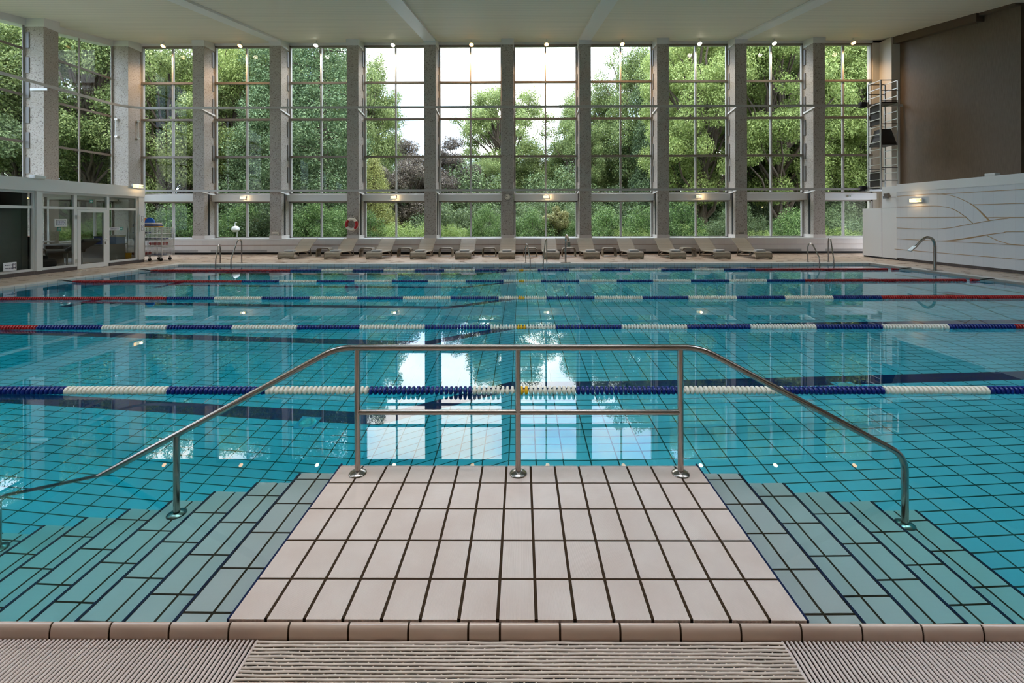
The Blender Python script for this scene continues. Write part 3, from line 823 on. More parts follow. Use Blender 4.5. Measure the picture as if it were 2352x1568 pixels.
# ------------------------------------------------------------------ window cleaning rails and gantry
def brk(x, z):
    b = MB(); b.prism([(20.12, z-.04), (20.95, z-.16), (20.95, z-.08), (20.12, z+.01)], 'x', x-.015, x+.015); return b
t = thing('cleaning_rail', (0, 20.1, 6.78), 'upper grey cleaning rail running across the tall windows and round the left corner', 'rail')
pts = [(-17.95, -3, 6.75), (-17.95, 20.1, 6.76), (17.25, 20.1, 6.76)]
q = bend(pts, 1.1, 10)
b = MB()
for a, c in zip(q, q[1:]): b.bar(a, c, .06, .10)
b.build('track', M['rail'], t)
for x in pillX[:-1]: brk(x+(.30 if x < 0 else -.30), 6.72).build('bracket', M['white'], t)
for y in leftY[:3]: MB().box(XL+.3, -17.93, y-.31, y-.28, 6.58, 6.68).build('bracket', M['white'], t)
t = thing('cleaning_rail', (0, 20.1, 2.98), 'lower grey cleaning rail running just above the window fascia', 'rail')
MB().box(-18.0, 15.7, 20.07, 20.13, 2.93, 3.03).build('track', M['rail'], t)
for x in pillX[:-1]: brk(x+(.30 if x < 0 else -.30), 2.95).build('bracket', M['white'], t)
g = thing('cleaning_gantry', (15.96, 19.6, 2.95), 'tall narrow aluminium ladder tower hanging on the rails before the rightmost window', 'gantry')
x0, x1, y0, y1, zb, ztp = 15.58, 16.32, 19.24, 19.93, 2.95, 7.66
for x in (x0, x1):
    for y in (y0, y1): MB().bar((x, y, zb), (x, y, ztp), .05, .05).build('post', M['alu'], g)
nr = 14
for x in (x0, x1):
    for k in range(nr+1):
        z = zb+.05+(ztp-zb-.08)*k/nr
        MB().bar((x, y0, z), (x, y1, z), .03, .03).build('rung', M['alu'], g)
for y in (y0, y1):
    for z in (ztp-.02, 7.2, 6.75, 5.75, 4.85, 3.85, 3.3, zb+.03): MB().bar((x0, y, z), (x1, y, z), .03, .03).build('cross_bar', M['darkmetal'], g)
for z in (6.68, 4.86, 2.97): MB().box(x0+.03, x1-.03, y0, y1, z-.03, z+.03).build('deck', M['darkmetal'], g)
cx_, cy_ = (x0+x1)/2, (y0+y1)/2
fr = [(-.33,-.33,4.9),(.33,-.33,4.9),(.33,.33,4.9),(-.33,.33,4.9),(-.2,-.2,5.55),(.2,-.2,5.55),(.2,.2,5.55),(-.2,.2,5.55)]
MB().add([(cx_+a, cy_+c, z) for a, c, z in fr], [(0,1,5,4),(1,2,6,5),(2,3,7,6),(3,0,4,7),(4,5,6,7)]).build('hatch_hood', M['darkmetal'], g)
for z0_, z1_ in ((5.75, 6.6), (3.05, 3.72)): MB().box(x0+.05, x0+.08, y0+.03, y1-.03, z0_, z1_).build('side_board', M['darkmetal'], g)
for z in (6.76, 2.98):
    MB().box(x0-.25, x0+.02, 19.98, 20.2, z-.1, z+.14).build('trolley', M['black'], g, bevel=.02)
MB().box(x0-.1, x0+.6, y1-.2, y1+.05, 2.86, 2.95).build('foot_plate', M['alu'], g)

# ------------------------------------------------------------------ ceiling spotlights
M['lampwarm'] = emit('warm_lamp', (1,.46,.14,1), 9); M['lampwhite'] = emit('cool_lamp', (1,.95,.74,1), 14)
lamps = [(-16.65,1,'first'), (-13.06,1,'second'), (-9.52,0,'third'), (-5.94,0,'fourth'), (-2.29,1,'fifth'), (1.19,1,'sixth'), (4.70,1,'seventh'), (8.27,0,'eighth'), (11.71,0,'ninth'), (15.35,1,'tenth')]
for x, w, n in lamps:
    t = thing('spotlight', (x, 20.5, 9.78), f'{"warm orange" if w else "pale white"} ceiling floodlight above the {n} tall window from the left', 'spotlight', 'floodlights above the far windows')
    z = 9.76
    tl = Matrix.Translation((x, 20.5, z)) @ Matrix.Rotation(-.6, 4, 'X')
    MB().lathe([(.10,-.03),(.11,.0),(.11,.05),(.08,.10),(.03,.12)], 18, 0, tl).build('housing', M['white'], t, 45)
    MB().lathe([(.02,-.05),(.07,-.045),(.098,-.028)], 18, 0, tl).build('lens', M['lampwarm' if w else 'lampwhite'], t, 45)
    MB().box(x-.015, x+.015, 20.48, 20.56, z+.08, zc(20.5)+.02).build('bracket', M['white'], t)
    L = bpy.data.lights.new('spot_beam', 'SPOT'); L.energy = LAMPW if (LAMPW := 260 if w else 180) else 0
    L.color = (1,.66,.36) if w else (1,.92,.76); L.spot_size = 2.4; L.spot_blend = .8; L.shadow_soft_size = .1
    lo = bpy.data.objects.new('spot_beam', L); COL.objects.link(lo); lo.parent = t; lo.location = (0, -.1, -.12); lo.rotation_euler = (.25,0,0)

# ------------------------------------------------------------------ exit signs
M['signglow'] = emit('sign_glow', (1,.90,.58,1), 1.5); M['signwarm'] = emit('sign_bulb', (1,.60,.24,1), 3.2)
M['signgreen'] = flat('sign_green', lin(60,120,50), .5)
def pictogram(B, P, w, h):
    """running figure, doorway and arrow as raised marks; P maps (u,v) to a point, u right, v up"""
    def q(u0, u1, v0, v1):
        a, c, d, e = P(u0, v0), P(u1, v0), P(u1, v1), P(u0, v1); B.add([a, c, d, e], [(0,1,2,3)])
    q(-.46*w, -.40*w, -.3*h, .3*h); q(-.46*w, -.28*w, .22*h, .3*h); q(-.32*w, -.28*w, -.3*h, .3*h)
    q(-.18*w, -.12*w, -.30*h, .30*h); q(-.22*w, -.06*w, .0, .10*h); q(-.12*w, -.04*w, -.3*h, -.2*h)
def exit_sign(loc, label, face, lit=True, wide=.24, pict=True):
    x, y, z = loc
    t = thing('exit_sign', loc, label, 'exit sign', 'emergency exit signs')
    if face == 'y':
        MB().box(x-wide/2, x+wide/2, y, y+.07, z-.06, z+.06).build('housing', M['white'], t)
        MB().box(x-wide/2+.01, x+wide*.12, y-.006, y+.002, z-.05, z+.05).build('panel', M['signglow'] if lit else M['white'], t)
        MB().box(x+wide*.12, x+wide/2-.01, y-.006, y+.002, z-.05, z+.05).build('lamp', M['signwarm'] if lit else M['white'], t)
        if pict:
            b = MB(); pictogram(b, lambda u, v: (x+u, y-.008, z+v), wide, .1); b.build('pictogram', M['signgreen'], t)
    else:
        s = face
        MB().box(min(x, x-s*.06), max(x, x-s*.06), y-wide/2, y+wide/2, z-.07, z+.07).build('housing', M['white'], t)
        xf = x+s*.004
        MB().box(min(x-s*.002, xf), max(x-s*.002, xf), y-wide*.25, y+wide/2-.01, z-.058, z+.058).build('panel', M['signglow'], t)
        MB().box(min(x-s*.002, xf), max(x-s*.002, xf), y-wide/2+.01, y-wide*.25, z-.058, z+.058).build('lamp', M['signwarm'], t)
        b = MB(); pictogram(b, lambda u, v: (x+s*.006, y-s*u, z+v), wide, .11); b.build('pictogram', M['signgreen'], t)
    if lit:
        L = bpy.data.lights.new('sign_glow', 'POINT'); L.energy = 5.; L.color = (1,.68,.34); L.shadow_soft_size = .04
        lo = bpy.data.objects.new('sign_glow', L); COL.objects.link(lo); lo.parent = t
        lo.location = (wide*.3, -.07, 0) if face == 'y' else (face*.09, 0, 0)
for x, n, lit, pc in ((-13.05, 'second', True, False), (-5.99, 'fourth', True, True), (1.16, 'sixth', True, False), (8.27, 'eighth', True, True), (15.33, 'tenth', False, True)):
    exit_sign((x, 20.63, 2.69), f'{"glowing" if lit else "unlit white"} emergency exit sign on the white fascia of the {n} window from the left', 'y', lit, .26, pc)
exit_sign((14.24, 16.06, 2.31), 'glowing emergency exit sign on the white relief wall', -1, True, .5)
exit_sign((-14.31, 16.45, 2.93), 'glowing yellow emergency exit sign on the end of the office roof', 1, True, .45)

for x, y, lab in ((-18.6, YF-.09, 'short vertical steel bar on the front of the corner pillar'), (-18.01, 20.72, 'short vertical steel bar on the pool side of the corner pillar')):
    t = thing('wall_bar', (x, y, 5.9), lab, 'bar')
    MB().tube([(x, y, 5.45), (x, y, 6.35)], .014, 8).build('bar', M['alu'], t, 50)
    for z in (5.5, 6.3):
        B = MB()
        if y < YF: B.box(x-.06, x+.06, y, YF, z-.03, z+.03)
        else: B.box(-18.1, x, y-.06, y+.06, z-.03, z+.03)
        B.build('bracket', M['alu'], t)
# ------------------------------------------------------------------ clock, lifebuoy, small signs
t = thing('wall_clock', (-.628, YF, 2.68), 'round white wall clock with black marks on the central pillar', 'clock')
R90 = Matrix.Rotation(PI/2, 4, 'X')
MB().lathe([(.155,-.0),(.158,.03),(.15,.035),(.143,.03)], 32, 0, Matrix.Translation((-.628, YF, 2.68)) @ R90).build('case', M['darkmetal'], t, 40)
MB().lathe([(.142,.028),(.142,.033)], 32, 0, Matrix.Translation((-.628, YF, 2.68)) @ R90).build('clock_face', M['wplastic'], t, 40)
b = MB()
for k in range(12):
    a = k*PI/6; c = Vector((-.628+.112*math.sin(a), YF-.035, 2.68+.112*math.cos(a)))
    d = Vector((math.sin(a), 0, math.cos(a))); e = Vector((math.cos(a), 0, -math.sin(a)))
    b.obox(c, d*.022, (0,.002,0), e*.008)
b.build('hour_mark', M['black'], t)
for a, l, w in ((-.39*PI, .115, .006), (-.355*PI, .075, .009)):
    d = Vector((math.sin(a), 0, math.cos(a))); e = Vector((math.cos(a), 0, -math.sin(a)))
    MB().obox(Vector((-.628, YF-.039, 2.68))+d*l*.4, d*l*.6, (0,.002,0), e*w).build('clock_hand', M['black'], t)

lx, lyy, lz = -7.758, YF-.105, 1.44
t = thing('lifebuoy', (lx, lyy, lz), 'red and white lifebuoy hanging on the third pillar from the left', 'lifebuoy')
def arc(a0, a1, R, r, mat, name):
    n = 14; MB().tube([(lx+R*math.sin(a0+(a1-a0)*i/n), lyy, lz+R*math.cos(a0+(a1-a0)*i/n)) for i in range(n+1)], r, 14).build(name, mat, t, 60)
for k, (a0, a1, m) in enumerate(((-.62, 1.0, 'wplastic'), (1.0, 2.5, 'red'), (2.5, 4.15, 'wplastic'), (4.15, 2*PI-.62, 'red'))):
    arc(a0, a1, .235, .066, M[m], 'white_segment' if m == 'wplastic' else 'red_segment')
pts = [(lx, YF-.01, lz+.42), (lx+.2, lyy, lz+.22), (lx+.305, lyy, lz+.05), (lx+.3, lyy, lz-.12), (lx+.18, lyy, lz-.24), (lx+.06, lyy-.01, lz-.37), (lx-.08, lyy-.01, lz-.36), (lx-.22, lyy, lz-.24), (lx-.31, lyy, lz-.1), (lx-.305, lyy, lz+.06), (lx-.2, lyy, lz+.2), (lx, YF-.01, lz+.42)]
MB().tube(bend(pts, .06, 3), .007, 6).build('rope', M['wplastic'], t)
MB().box(lx-.02, lx+.02, YF-.05, YF, lz+.40, lz+.43).build('hook', M['darkmetal'], t)

def bars(B, x0, x1, y, zs, h, r=rnd):
    for z in zs:
        x = x0
        while x < x1-.01:
            w = r.uniform(.012,.03); B.box(x, min(x+w, x1), y-.002, y, z-h/2, z+h/2); x += w+.006
M['print'] = flat('sign_print', lin(40,40,70), .6)
for x, lab, bg, ink in ((-11.315, 'small white notice at the foot of the second pillar from the left', 'wplastic', 'print'), (10.055, 'small dark framed notice at the foot of the second pillar from the right', 'darkmetal', 'wplastic')):
    t = thing('notice_sign', (x, YF, 1.04), lab, 'sign', 'small notices on the pillar feet')
    MB().box(x-.155, x+.155, YF-.02, YF, .94, 1.09).build('sign_frame', M['wplastic'], t, bevel=.015)
    MB().box(x-.14, x+.14, YF-.024, YF-.018, .955, 1.075).build('panel', M[bg], t)
    b = MB(); bars(b, x-.125, x+.125, YF-.024, (1.045, .995), .024); b.build('lettering', M[ink], t)
# notices on the office glass
M['paper'] = flat('paper_notice', lin(232,232,236), .6); M['green'] = flat('green_sticker', lin(20,130,110), .5)
def pane_sign(y0, y1, z0, z1, label, framed=True, nlines=3, X=OG+.05, name='notice_sign'):
    t = thing(name, (X, (y0+y1)/2, (z0+z1)/2), label, 'sign', 'paper notices on the office')
    if framed:
        MB().box(X, X+.02, y0, y1, z0, z1).build('sign_frame', M['offframe'], t); k = (z1-z0)*.16
        MB().box(X+.018, X+.022, y0+k, y1-k, z0+k, z1-k).build('sign_border', M['darkmetal'], t)
    else: k = 0
    MB().box(X+.019 if framed else X, X+.024, y0+k+.012, y1-k-.012, z0+k+.012, z1-k-.012).build('paper', M['paper'], t)
    b = MB()
    for j in range(nlines):
        z = z0+k+(z1-z0-2*k)*(j+1)/(nlines+1)
        y = y0+k+.04
        while y < y1-k-.05:
            w = rnd.uniform(.02,.05); b.box(X+.024, X+.0255, y, min(y+w, y1-k-.04), z-.010, z+.010); y += w+.01
    b.build('lettering', M['print'], t); return t
pane_sign(13.6, 13.97, 1.47, 1.71, 'white framed notice on the glass left of the office door')
pane_sign(15.45, 15.86, 1.30, 1.41, 'white strip notice with two lines on the glass right of the office door', False, 2, OG+.011)
pane_sign(16.60, 16.80, 1.53, 1.86, 'upper framed notice on the white end post of the office', X=OX)
pane_sign(16.60, 16.80, 1.22, 1.52, 'lower framed notice on the white end post of the office', X=OX)
t = pane_sign(12.22, 12.56, .24, .50, 'white depth notice with a pool diagram leaning low on the leftmost office window', False, 2, OG+.06)
b = MB()
for y0, y1, z0, z1 in ((12.45,12.465,.29,.45),(12.52,12.535,.29,.45),(12.45,12.535,.29,.30),(12.45,12.535,.44,.45)): b.box(OG+.084, OG+.086, y0, y1, z0, z1)
b.build('pool_diagram', M['print'], t)
def cross_sticker(y, z, label):
    t = thing('sticker', (OG+.012, y, z), label, 'sticker', 'green first aid stickers on the office glass')
    MB().box(OG+.011, OG+.014, y-.055, y+.055, z-.055, z+.055).build('sticker_base', M['green'], t)
    b = MB(); b.box(OG+.014, OG+.016, y-.012, y+.012, z-.038, z+.038); b.box(OG+.014, OG+.016, y-.038, y+.038, z-.012, z+.012); b.build('white_cross', M['paper'], t)
cross_sticker(13.78, 1.40, 'green first aid sticker below the framed notice left of the office door')
cross_sticker(14.82, 2.30, 'green first aid sticker on the glass above the office door')
cross_sticker(15.93, 1.36, 'green first aid sticker beside the strip notice right of the office door')

# ------------------------------------------------------------------ things on the roof edges and the floodlight
for x, y, z, lab in ((14.42, 13.61, 2.95, 'small white box on the edge of the right flat roof'), (-14.42, 13.1, 2.92, 'small white box on the edge of the office roof')):
    t = thing('roof_edge_box', (x, y, z), lab, 'box')  # plain white box on the roof edge, gives no light
    MB().box(x-.09, x+.09, y-.15, y+.15, z, z+.09).build('housing', M['white'], t, bevel=.008)
    MB().box(x-.08, x+.08, y-.14, y+.14, z-.012, z+.002).build('lens', M['wplastic'], t)
t = thing('floodlight', (14.33, 17.2, 2.5), 'dark tilted floodlight on a wall arm with grey gear box above the closet', 'floodlight')
MB().box(14.24, 14.33, 17.3, 17.5, 2.44, 2.54).build('gear_box', flat('gear_grey', lin(110,110,112), .5), t, bevel=.006)
MB().bar((14.33, 17.0, 2.47), (14.1, 17.1, 2.47), .02, .02).build('arm', M['darkmetal'], t)
b = MB(); b.obox((14.1, 17.12, 2.55), (.05,0,.02), (0,.09,0), (-.03,0,.075)); b.build('lamp_head', flat('lamp_head', lin(110,100,92), .5), t, bevel=.01)

# ------------------------------------------------------------------ wire trolley behind the office with swimming aids
tx0, tx1, ty0, ty1 = -15.35, -14.0, 17.15, 17.75
t = thing('wire_trolley', ((tx0+tx1)/2, 17.45, DZ), 'tall grey wire roll trolley loaded with swimming aids beside the office', 'trolley')
def grid(B, p0, u, v, nu, nv, r=.004):
    p0 = Vector(p0); u = Vector(u); v = Vector(v)
    for i in range(nu+1): B.bar(p0+u*i/nu, p0+u*i/nu+v, r*2, r*2)
    for j in range(nv+1): B.bar(p0+v*j/nv, p0+v*j/nv+u, r*2, r*2)
zb, zt_ = DZ+.20, DZ+1.30
for x in (tx0, -14.68, tx1):
    for y in (ty0, ty1): MB().tube([(x, y, zb), (x, y, zt_)], .018, 8).build('post', M['alu'], t, 50)
b = MB(); grid(b, (tx0, ty0, zb), (tx1-tx0,0,0), (0,0,zt_-zb), 26, 14); b.build('front_mesh', M['alu'], t)
b = MB(); grid(b, (tx1, ty0, zb), (0,ty1-ty0,0), (0,0,zt_-zb), 10, 14); b.build('side_mesh', M['alu'], t)
b = MB(); grid(b, (tx0, ty1, zb), (tx1-tx0,0,0), (0,0,zt_-zb), 26, 7); b.build('back_mesh', M['alu'], t)
for z in (zb, zb+.36, zb+.62, zb+.86): MB().box(tx0, tx1, ty0, ty1, z-.012, z+.012).build('shelf', M['alu'], t)
for x in (tx0+.15, -14.55, tx1-.1):
    for y in (ty0+.08, ty1-.08):
        w = MB().lathe([(.03,-.02),(.06,-.02),(.06,.02),(.03,.02)], 16, 0, Matrix.Translation((x, y, DZ+.061)) @ R90).build('wheel', M['black'], t, 50)
        MB().box(x-.02, x+.02, y-.03, y+.03, DZ+.10, DZ+.19).build('fork', M['alu'], w)
def board(x, y, z, w, d, h, m, label, name='kickboard'):
    b = MB(); pl = [(x-w/2, y-d/2), (x+w/2-.1, y-d/2), (x+w/2, y-d/4), (x+w/2, y+d/4), (x+w/2-.1, y+d/2), (x-w/2, y+d/2)]
    b.prism(pl, 'z', z, z+h); tag(b.build(name, m, None, bevel=.006), label, 'swimming aid', 'swimming aids on the wire trolley')
zz = zt_+.02; yc = 17.45
cols = [('yellow','yellow'),('blue','blue'),('wplastic','white'),('blue','blue'),('wplastic','white')]
for i, (m, n) in enumerate(cols):
    board(-14.75, yc, zz, .95-.03*i, .48, .032, M[m], f'{n} foam kickboard on top of the wire trolley, {["lowest","second","third","fourth","topmost"][i]} of the stack'); zz += .034
b = MB(); b.prism([(-14.62+.19*math.cos(PI*k/12), zz+.21*math.sin(PI*k/12)) for k in range(13)], 'y', 17.3, 17.36); tag(b.build('kickboard', flat('bright_blue_foam', lin(20,96,190), .5), None, bevel=.01), 'bright blue rounded kickboard standing upright on the trolley stack', 'swimming aid', 'swimming aids on the wire trolley')
b = MB(); b.prism([(-14.86+.16*math.cos(PI*k/12), zz+.20*math.sin(PI*k/12)) for k in range(13)], 'y', 17.40, 17.46); tag(b.build('kickboard', flat('orange_foam', lin(226,140,70), .5), None, bevel=.01), 'orange rounded kickboard standing behind the bright blue one', 'swimming aid', 'swimming aids on the wire trolley')
for i, (x, z, w, m, l) in enumerate(((-14.32, zb+.42, .5, 'red', 'red foam board in the right bay of the trolley, lower middle shelf'), (-14.34, zb+.47, .52, 'red', 'red foam board lying on top of another in the right trolley bay'), (-14.30, zb+.645, .45, 'blue', 'blue foam board in the upper right trolley bay'), (-15.0, zb+.645, .5, 'black', 'black foam board in the upper left trolley bay'), (-15.0, zb+.885, .5, 'blue', 'dark blue foam board on the top left trolley shelf'), (-15.0, zb+.03, .5, 'red', 'red foam board at the bottom of the left trolley bay'), (-15.0, zb+.08, .5, 'red', 'red foam board second from the bottom of the left trolley bay'), (-14.32, zb+.03, .4, 'blue', 'blue foam board at the bottom of the right trolley bay'))):
    board(x, yc, z, w, .4, .045, M[m], l)

# ------------------------------------------------------------------ inside the office
M['deskwood'] = flat('desk_grey', lin(150,146,138), .5); M['chairdark'] = flat('chair_fabric', lin(34,36,48), .8); M['bench'] = flat('bench_vinyl', lin(120,112,104), .5)
t = thing('window_blind', (OG-.12, 10.1, .2), 'plain grey blind drawn down behind the leftmost office pane', 'blind')
MB().box(OG-.125, OG-.118, 7.2, 12.98, .2, 2.02).build('fabric', flat('blind_grey', lin(128,132,128), .8), t)
MB().tube([(OG-.12, 7.2, 2.04), (OG-.12, 12.98, 2.04)], .025, 10).build('roller', M['alu'], t, 50)
t = thing('desk', (-16.0, 16.1, DZ), 'grey office desk inside the glass office by the right pane', 'desk')
MB().box(-17.2, -14.75, 15.75, 16.5, .76, .80).build('desk_top', M['deskwood'], t)
MB().box(-17.1, -14.9, 16.4, 16.43, .25, .76).build('back_panel', M['white'], t)
for x in (-17.15, -14.85): MB().box(x, x+.05, 15.8, 16.45, DZ, .76).build('leg', M['deskwood'], t)
for x, l in ((-15.25, 'blue plastic crate on the office desk'),):
    t = thing('crate', (x, 16.1, .80), l, 'crate')
    b = MB(); b.box(x-.25, x+.25, 15.95, 16.3, .80, .83); b.box(x-.25, x-.22, 15.95, 16.3, .83, 1.06); b.box(x+.22, x+.25, 15.95, 16.3, .83, 1.06); b.box(x-.25, x+.25, 15.95, 15.98, .83, 1.06); b.box(x-.25, x+.25, 16.27, 16.3, .83, 1.06)
    b.build('body', flat('crate_blue', lin(36,60,140), .5), t); MB().box(x-.26, x+.26, 15.94, 16.31, 1.06, 1.09).build('lid', M['darkmetal'], t)
t = thing('cooler_box', (-14.95, 16.15, .80), 'pale blue and white box at the right end of the office desk', 'box')
MB().box(-15.0+.02, -14.72, 15.98, 16.35, .80, 1.05).build('body', flat('box_blue', lin(140,160,190), .5), t, bevel=.01); MB().box(-15.0, -14.70, 15.96, 16.37, 1.05, 1.12).build('lid', M['wplastic'], t, bevel=.01)
t = thing('bin', (-14.95, 16.58, DZ), 'small yellow waste bin under the office desk', 'bin')
MB().lathe([(.11,0),(.13,.36),(.12,.36),(.10,.02)], 18, 0, Matrix.Translation((-14.85, 16.58, DZ))).build('body', M['yellow'], t, 40)
t = thing('office_chair', (-15.3, 13.75, DZ), 'dark upholstered office chair behind the left office pane', 'chair')
MB().box(-15.6, -15.05, 13.5, 14.0, .42, .55).build('seat', M['chairdark'], t, bevel=.04)
b = MB(); b.obox((-15.2, 13.5, .86), (.27,0,0), (0,.04,0), (0,-.06,.32)); b.build('backrest', M['chairdark'], t, bevel=.04)
MB().tube([(-15.33, 13.75, .12), (-15.33, 13.75, .42)], .03, 10).build('column', M['darkmetal'], t, 50)
b = MB()
for k in range(5): a = k*2*PI/5; b.bar((-15.33, 13.75, .13), (-15.33+.28*math.cos(a), 13.75+.28*math.sin(a), .10), .04, .03)
b.build('star_base', M['darkmetal'], t)
MB().tube(bend([(-15.02, 13.55, .55), (-15.02, 13.55, .78), (-15.02, 13.85, .78), (-15.02, 13.9, .55)], .08, 4), .016, 8).build('armrest', M['steel'], t, 50)
t = thing('treatment_couch', (-16.0, 15.0, DZ), 'grey treatment couch with raised headrest behind the office door', 'couch')
MB().box(-17.0, -15.2, 14.75, 15.35, .56, .66).build('mattress', M['bench'], t, bevel=.03)
b = MB(); b.obox((-15.0, 15.05, .82), (.32,0,.18), (0,.3,0), (-.03,0,.05)); b.build('headrest', flat('couch_grey', lin(96,100,96), .5), t, bevel=.03)
for x in (-16.9, -15.3):
    for y in (14.8, 15.3): MB().bar((x, y, DZ), (x, y, .56), .04, .04).build('leg', M['alu'], t)
t = thing('sofa', (-15.6, 14.0, DZ), 'low black lounge seat at the foot of the left office pane', 'sofa')
MB().box(-15.9, -14.8, 13.3, 14.05, .16, .46).build('seat', M['black'], t, bevel=.08); MB().box(-16.1, -15.85, 13.3, 14.05, .16, .6).build('backrest', M['black'], t, bevel=.08)
t = thing('cabinet', (-17.2, 13.3, DZ), 'olive cabinet against the inner office wall', 'cabinet')
MB().box(-17.6, -16.9, 13.02, 13.4, DZ, 1.85).build('body', flat('olive_cabinet', lin(120,110,60), .6), t); MB().box(-17.58, -17.26, 13.4, 13.42, .1, 1.82).build('door', flat('olive_door', lin(112,102,56), .6), t); MB().box(-17.24, -16.92, 13.4, 13.42, .1, 1.82).build('door', flat('olive_door', lin(112,102,56), .6), t)
t = thing('spine_board', (-17.6, 15.2, .8), 'bright orange rescue board leaning by the office window', 'board')
b = MB(); b.obox((-17.9, 15.4, 1.02), (0,.75,0), (.12,0,.03), (-.02,0,.05)); b.build('board', flat('rescue_orange', lin(230,110,60), .5), t, bevel=.02)
b = MB(); b.box(-18.05, -17.6, 14.3, 16.6, .84, .9); b.build('ledge', M['white'], t)

# ------------------------------------------------------------------ outside: ground, lamp, trees
b = MB(); b.box(-90, 90, 21.4, 110, -.6, -.1); b.box(-90, -19.5, -30, 21.4, -.6, -.1); struct('ground_outside', b, M['lawn'])
gx, gy = -14.72, 22.7
t = thing('garden_lamp', (gx, gy, -.1), 'white garden lamp with a domed shade and curved hook outside the second window', 'garden lamp')
MB().tube([(gx+.07, gy, -.1), (gx+.07, gy, 1.08)], .03, 10).build('pole', M['rail'], t, 50)
Mx = Matrix.Translation((gx, gy, 1.1))
MB().lathe([(.10,-.08),(.19,.03),(.19,.04)], 20, 0, Mx).build('diffuser', M['cream'], t, 40)
MB().lathe([(.19,.04),(.18,.13),(.13,.2),(.05,.23)], 20, 0, Mx).build('lamp_shade', M['white'], t, 40)
MB().tube(bend([(gx-.02, gy, 1.3), (gx-.04, gy, 1.46), (gx+.02, gy, 1.53), (gx+.05, gy, 1.50)], .06, 4), .025, 8).build('hook', M['white'], t, 50)

npr = np.random.default_rng(11)
def leaves(centers, radii, counts, size, squash=1., up=.35, aspect=.55, shell=.55, droop=0):
    P = []; Nn = []
    for c, r, n in zip(centers, radii, counts):
        d = npr.normal(size=(n,3)); d /= np.linalg.norm(d, axis=1)[:,None]
        rad = r*(shell+(1-shell)*npr.random(n)**.7)*(.85+.3*npr.random(n))
        p = np.array(c)+d*rad[:,None]*np.array([1,1,squash])
        p[:,2] -= droop*np.hypot(d[:,0], d[:,1])*r
        nn = d*.6+npr.normal(size=(n,3))*.55; nn[:,2] += up
        P.append(p); Nn.append(nn)
    P = np.vstack(P); Nn = np.vstack(Nn); Nn /= np.linalg.norm(Nn, axis=1)[:,None]
    n = len(P); a = np.cross(Nn, npr.normal(size=(n,3))); a /= np.linalg.norm(a, axis=1)[:,None]
    bb = np.cross(Nn, a); s = size*(.6+.8*npr.random(n))[:,None]
    V = np.empty((n,4,3)); V[:,0] = P+a*s*.6; V[:,1] = P+bb*s*aspect*.5-a*s*.05; V[:,2] = P-a*s*.5; V[:,3] = P-bb*s*aspect*.5-a*s*.05
    return V.reshape(-1,3)
def leafmesh(name, V, mat):
    me = bpy.data.meshes.new(name); n = len(V)//4
    me.vertices.add(n*4); me.vertices.foreach_set('co', V.astype(np.float32).ravel())
    me.loops.add(n*4); me.loops.foreach_set('vertex_index', np.arange(n*4, dtype=np.int32))
    me.polygons.add(n); me.polygons.foreach_set('loop_start', np.arange(0, n*4, 4, dtype=np.int32)); me.polygons.foreach_set('loop_total', np.full(n, 4, dtype=np.int32))
    me.materials.append(mat); me.update(calc_edges=True); return me
def limb(B, a, c, r0, r1, wob=.15, n=5):
    a = Vector(a); c = Vector(c); L = (c-a).length
    pts = [a.lerp(c, i/n)+Vector((rnd.uniform(-1,1), rnd.uniform(-1,1), rnd.uniform(-.4,.6)))*wob*L*.25*(0 if i in (0, n) else 1) for i in range(n+1)]
    B.tube(pts, [r0+(r1-r0)*i/n for i in range(n+1)], 7)
KIND = {}
def broadleaf(key, h, r, base, trunk_r, ncl, nleaf, size, mat, clr=(.7,1.35), shell=.5, top=.0):
    """a crown of leaf clusters on a branching trunk"""
    C = []; R = []
    zc_ = (base+h)/2; hz = (h-base)/2
    while len(C) < ncl:
        d = Vector((rnd.gauss(0,1), rnd.gauss(0,1), rnd.gauss(0,1))).normalized()*rnd.uniform(.35,1.)**.6
        cr = rnd.uniform(*clr)
        C.append((d.x*(r-cr*.7), d.y*(r-cr*.7), zc_+d.z*(hz-cr*.6))); R.append(cr)
    tot = sum(x*x for x in R); cnt = [max(20, int(nleaf*x*x/tot)) for x in R]
    V = leaves(C, R, cnt, size, .8, shell=shell, droop=.15)
    B = MB(); hub = (0, 0, base+hz*.5)
    limb(B, (0,0,-.2), hub, trunk_r, trunk_r*.6, .08)
    limb(B, hub, (0, 0, base+hz*1.5), trunk_r*.6, trunk_r*.2, .2)
    for c in C[::2]: limb(B, (0, 0, max(base*.9, min(hub[2], c[2]-.6*hz))), c, trunk_r*.34, .03, .25)
    KIND[key] = (leafmesh(key+'_crown', V, mat), B.mesh(key+'_trunk', M['bark'], 60))
def conifer(key, h, r, mat, nleaf, size):
    C = []; R = []
    for i in range(150):
        f = (i+.5)/150; z = .4+f*(h-.4); rr = r*(1-f)**.7*rnd.uniform(.55,1); a = i*2.4
        C.append((rr*math.cos(a), rr*math.sin(a), z)); R.append(.35+.75*(1-f)*rnd.uniform(.8,1.2)*min(1, r/3))
    tot = sum(x*x for x in R); cnt = [max(15, int(nleaf*x*x/tot)) for x in R]
    V = leaves(C, R, cnt, size, .8, .2, .4, .4, .35)
    B = MB(); limb(B, (0,0,-.2), (0,0,h*.95), r*.12, .04, .02)
    for c in C[::3]: limb(B, (0, 0, c[2]), c, .06, .02, .1, 3)
    KIND[key] = (leafmesh(key+'_crown', V, mat), B.mesh(key+'_trunk', M['bark'], 60))
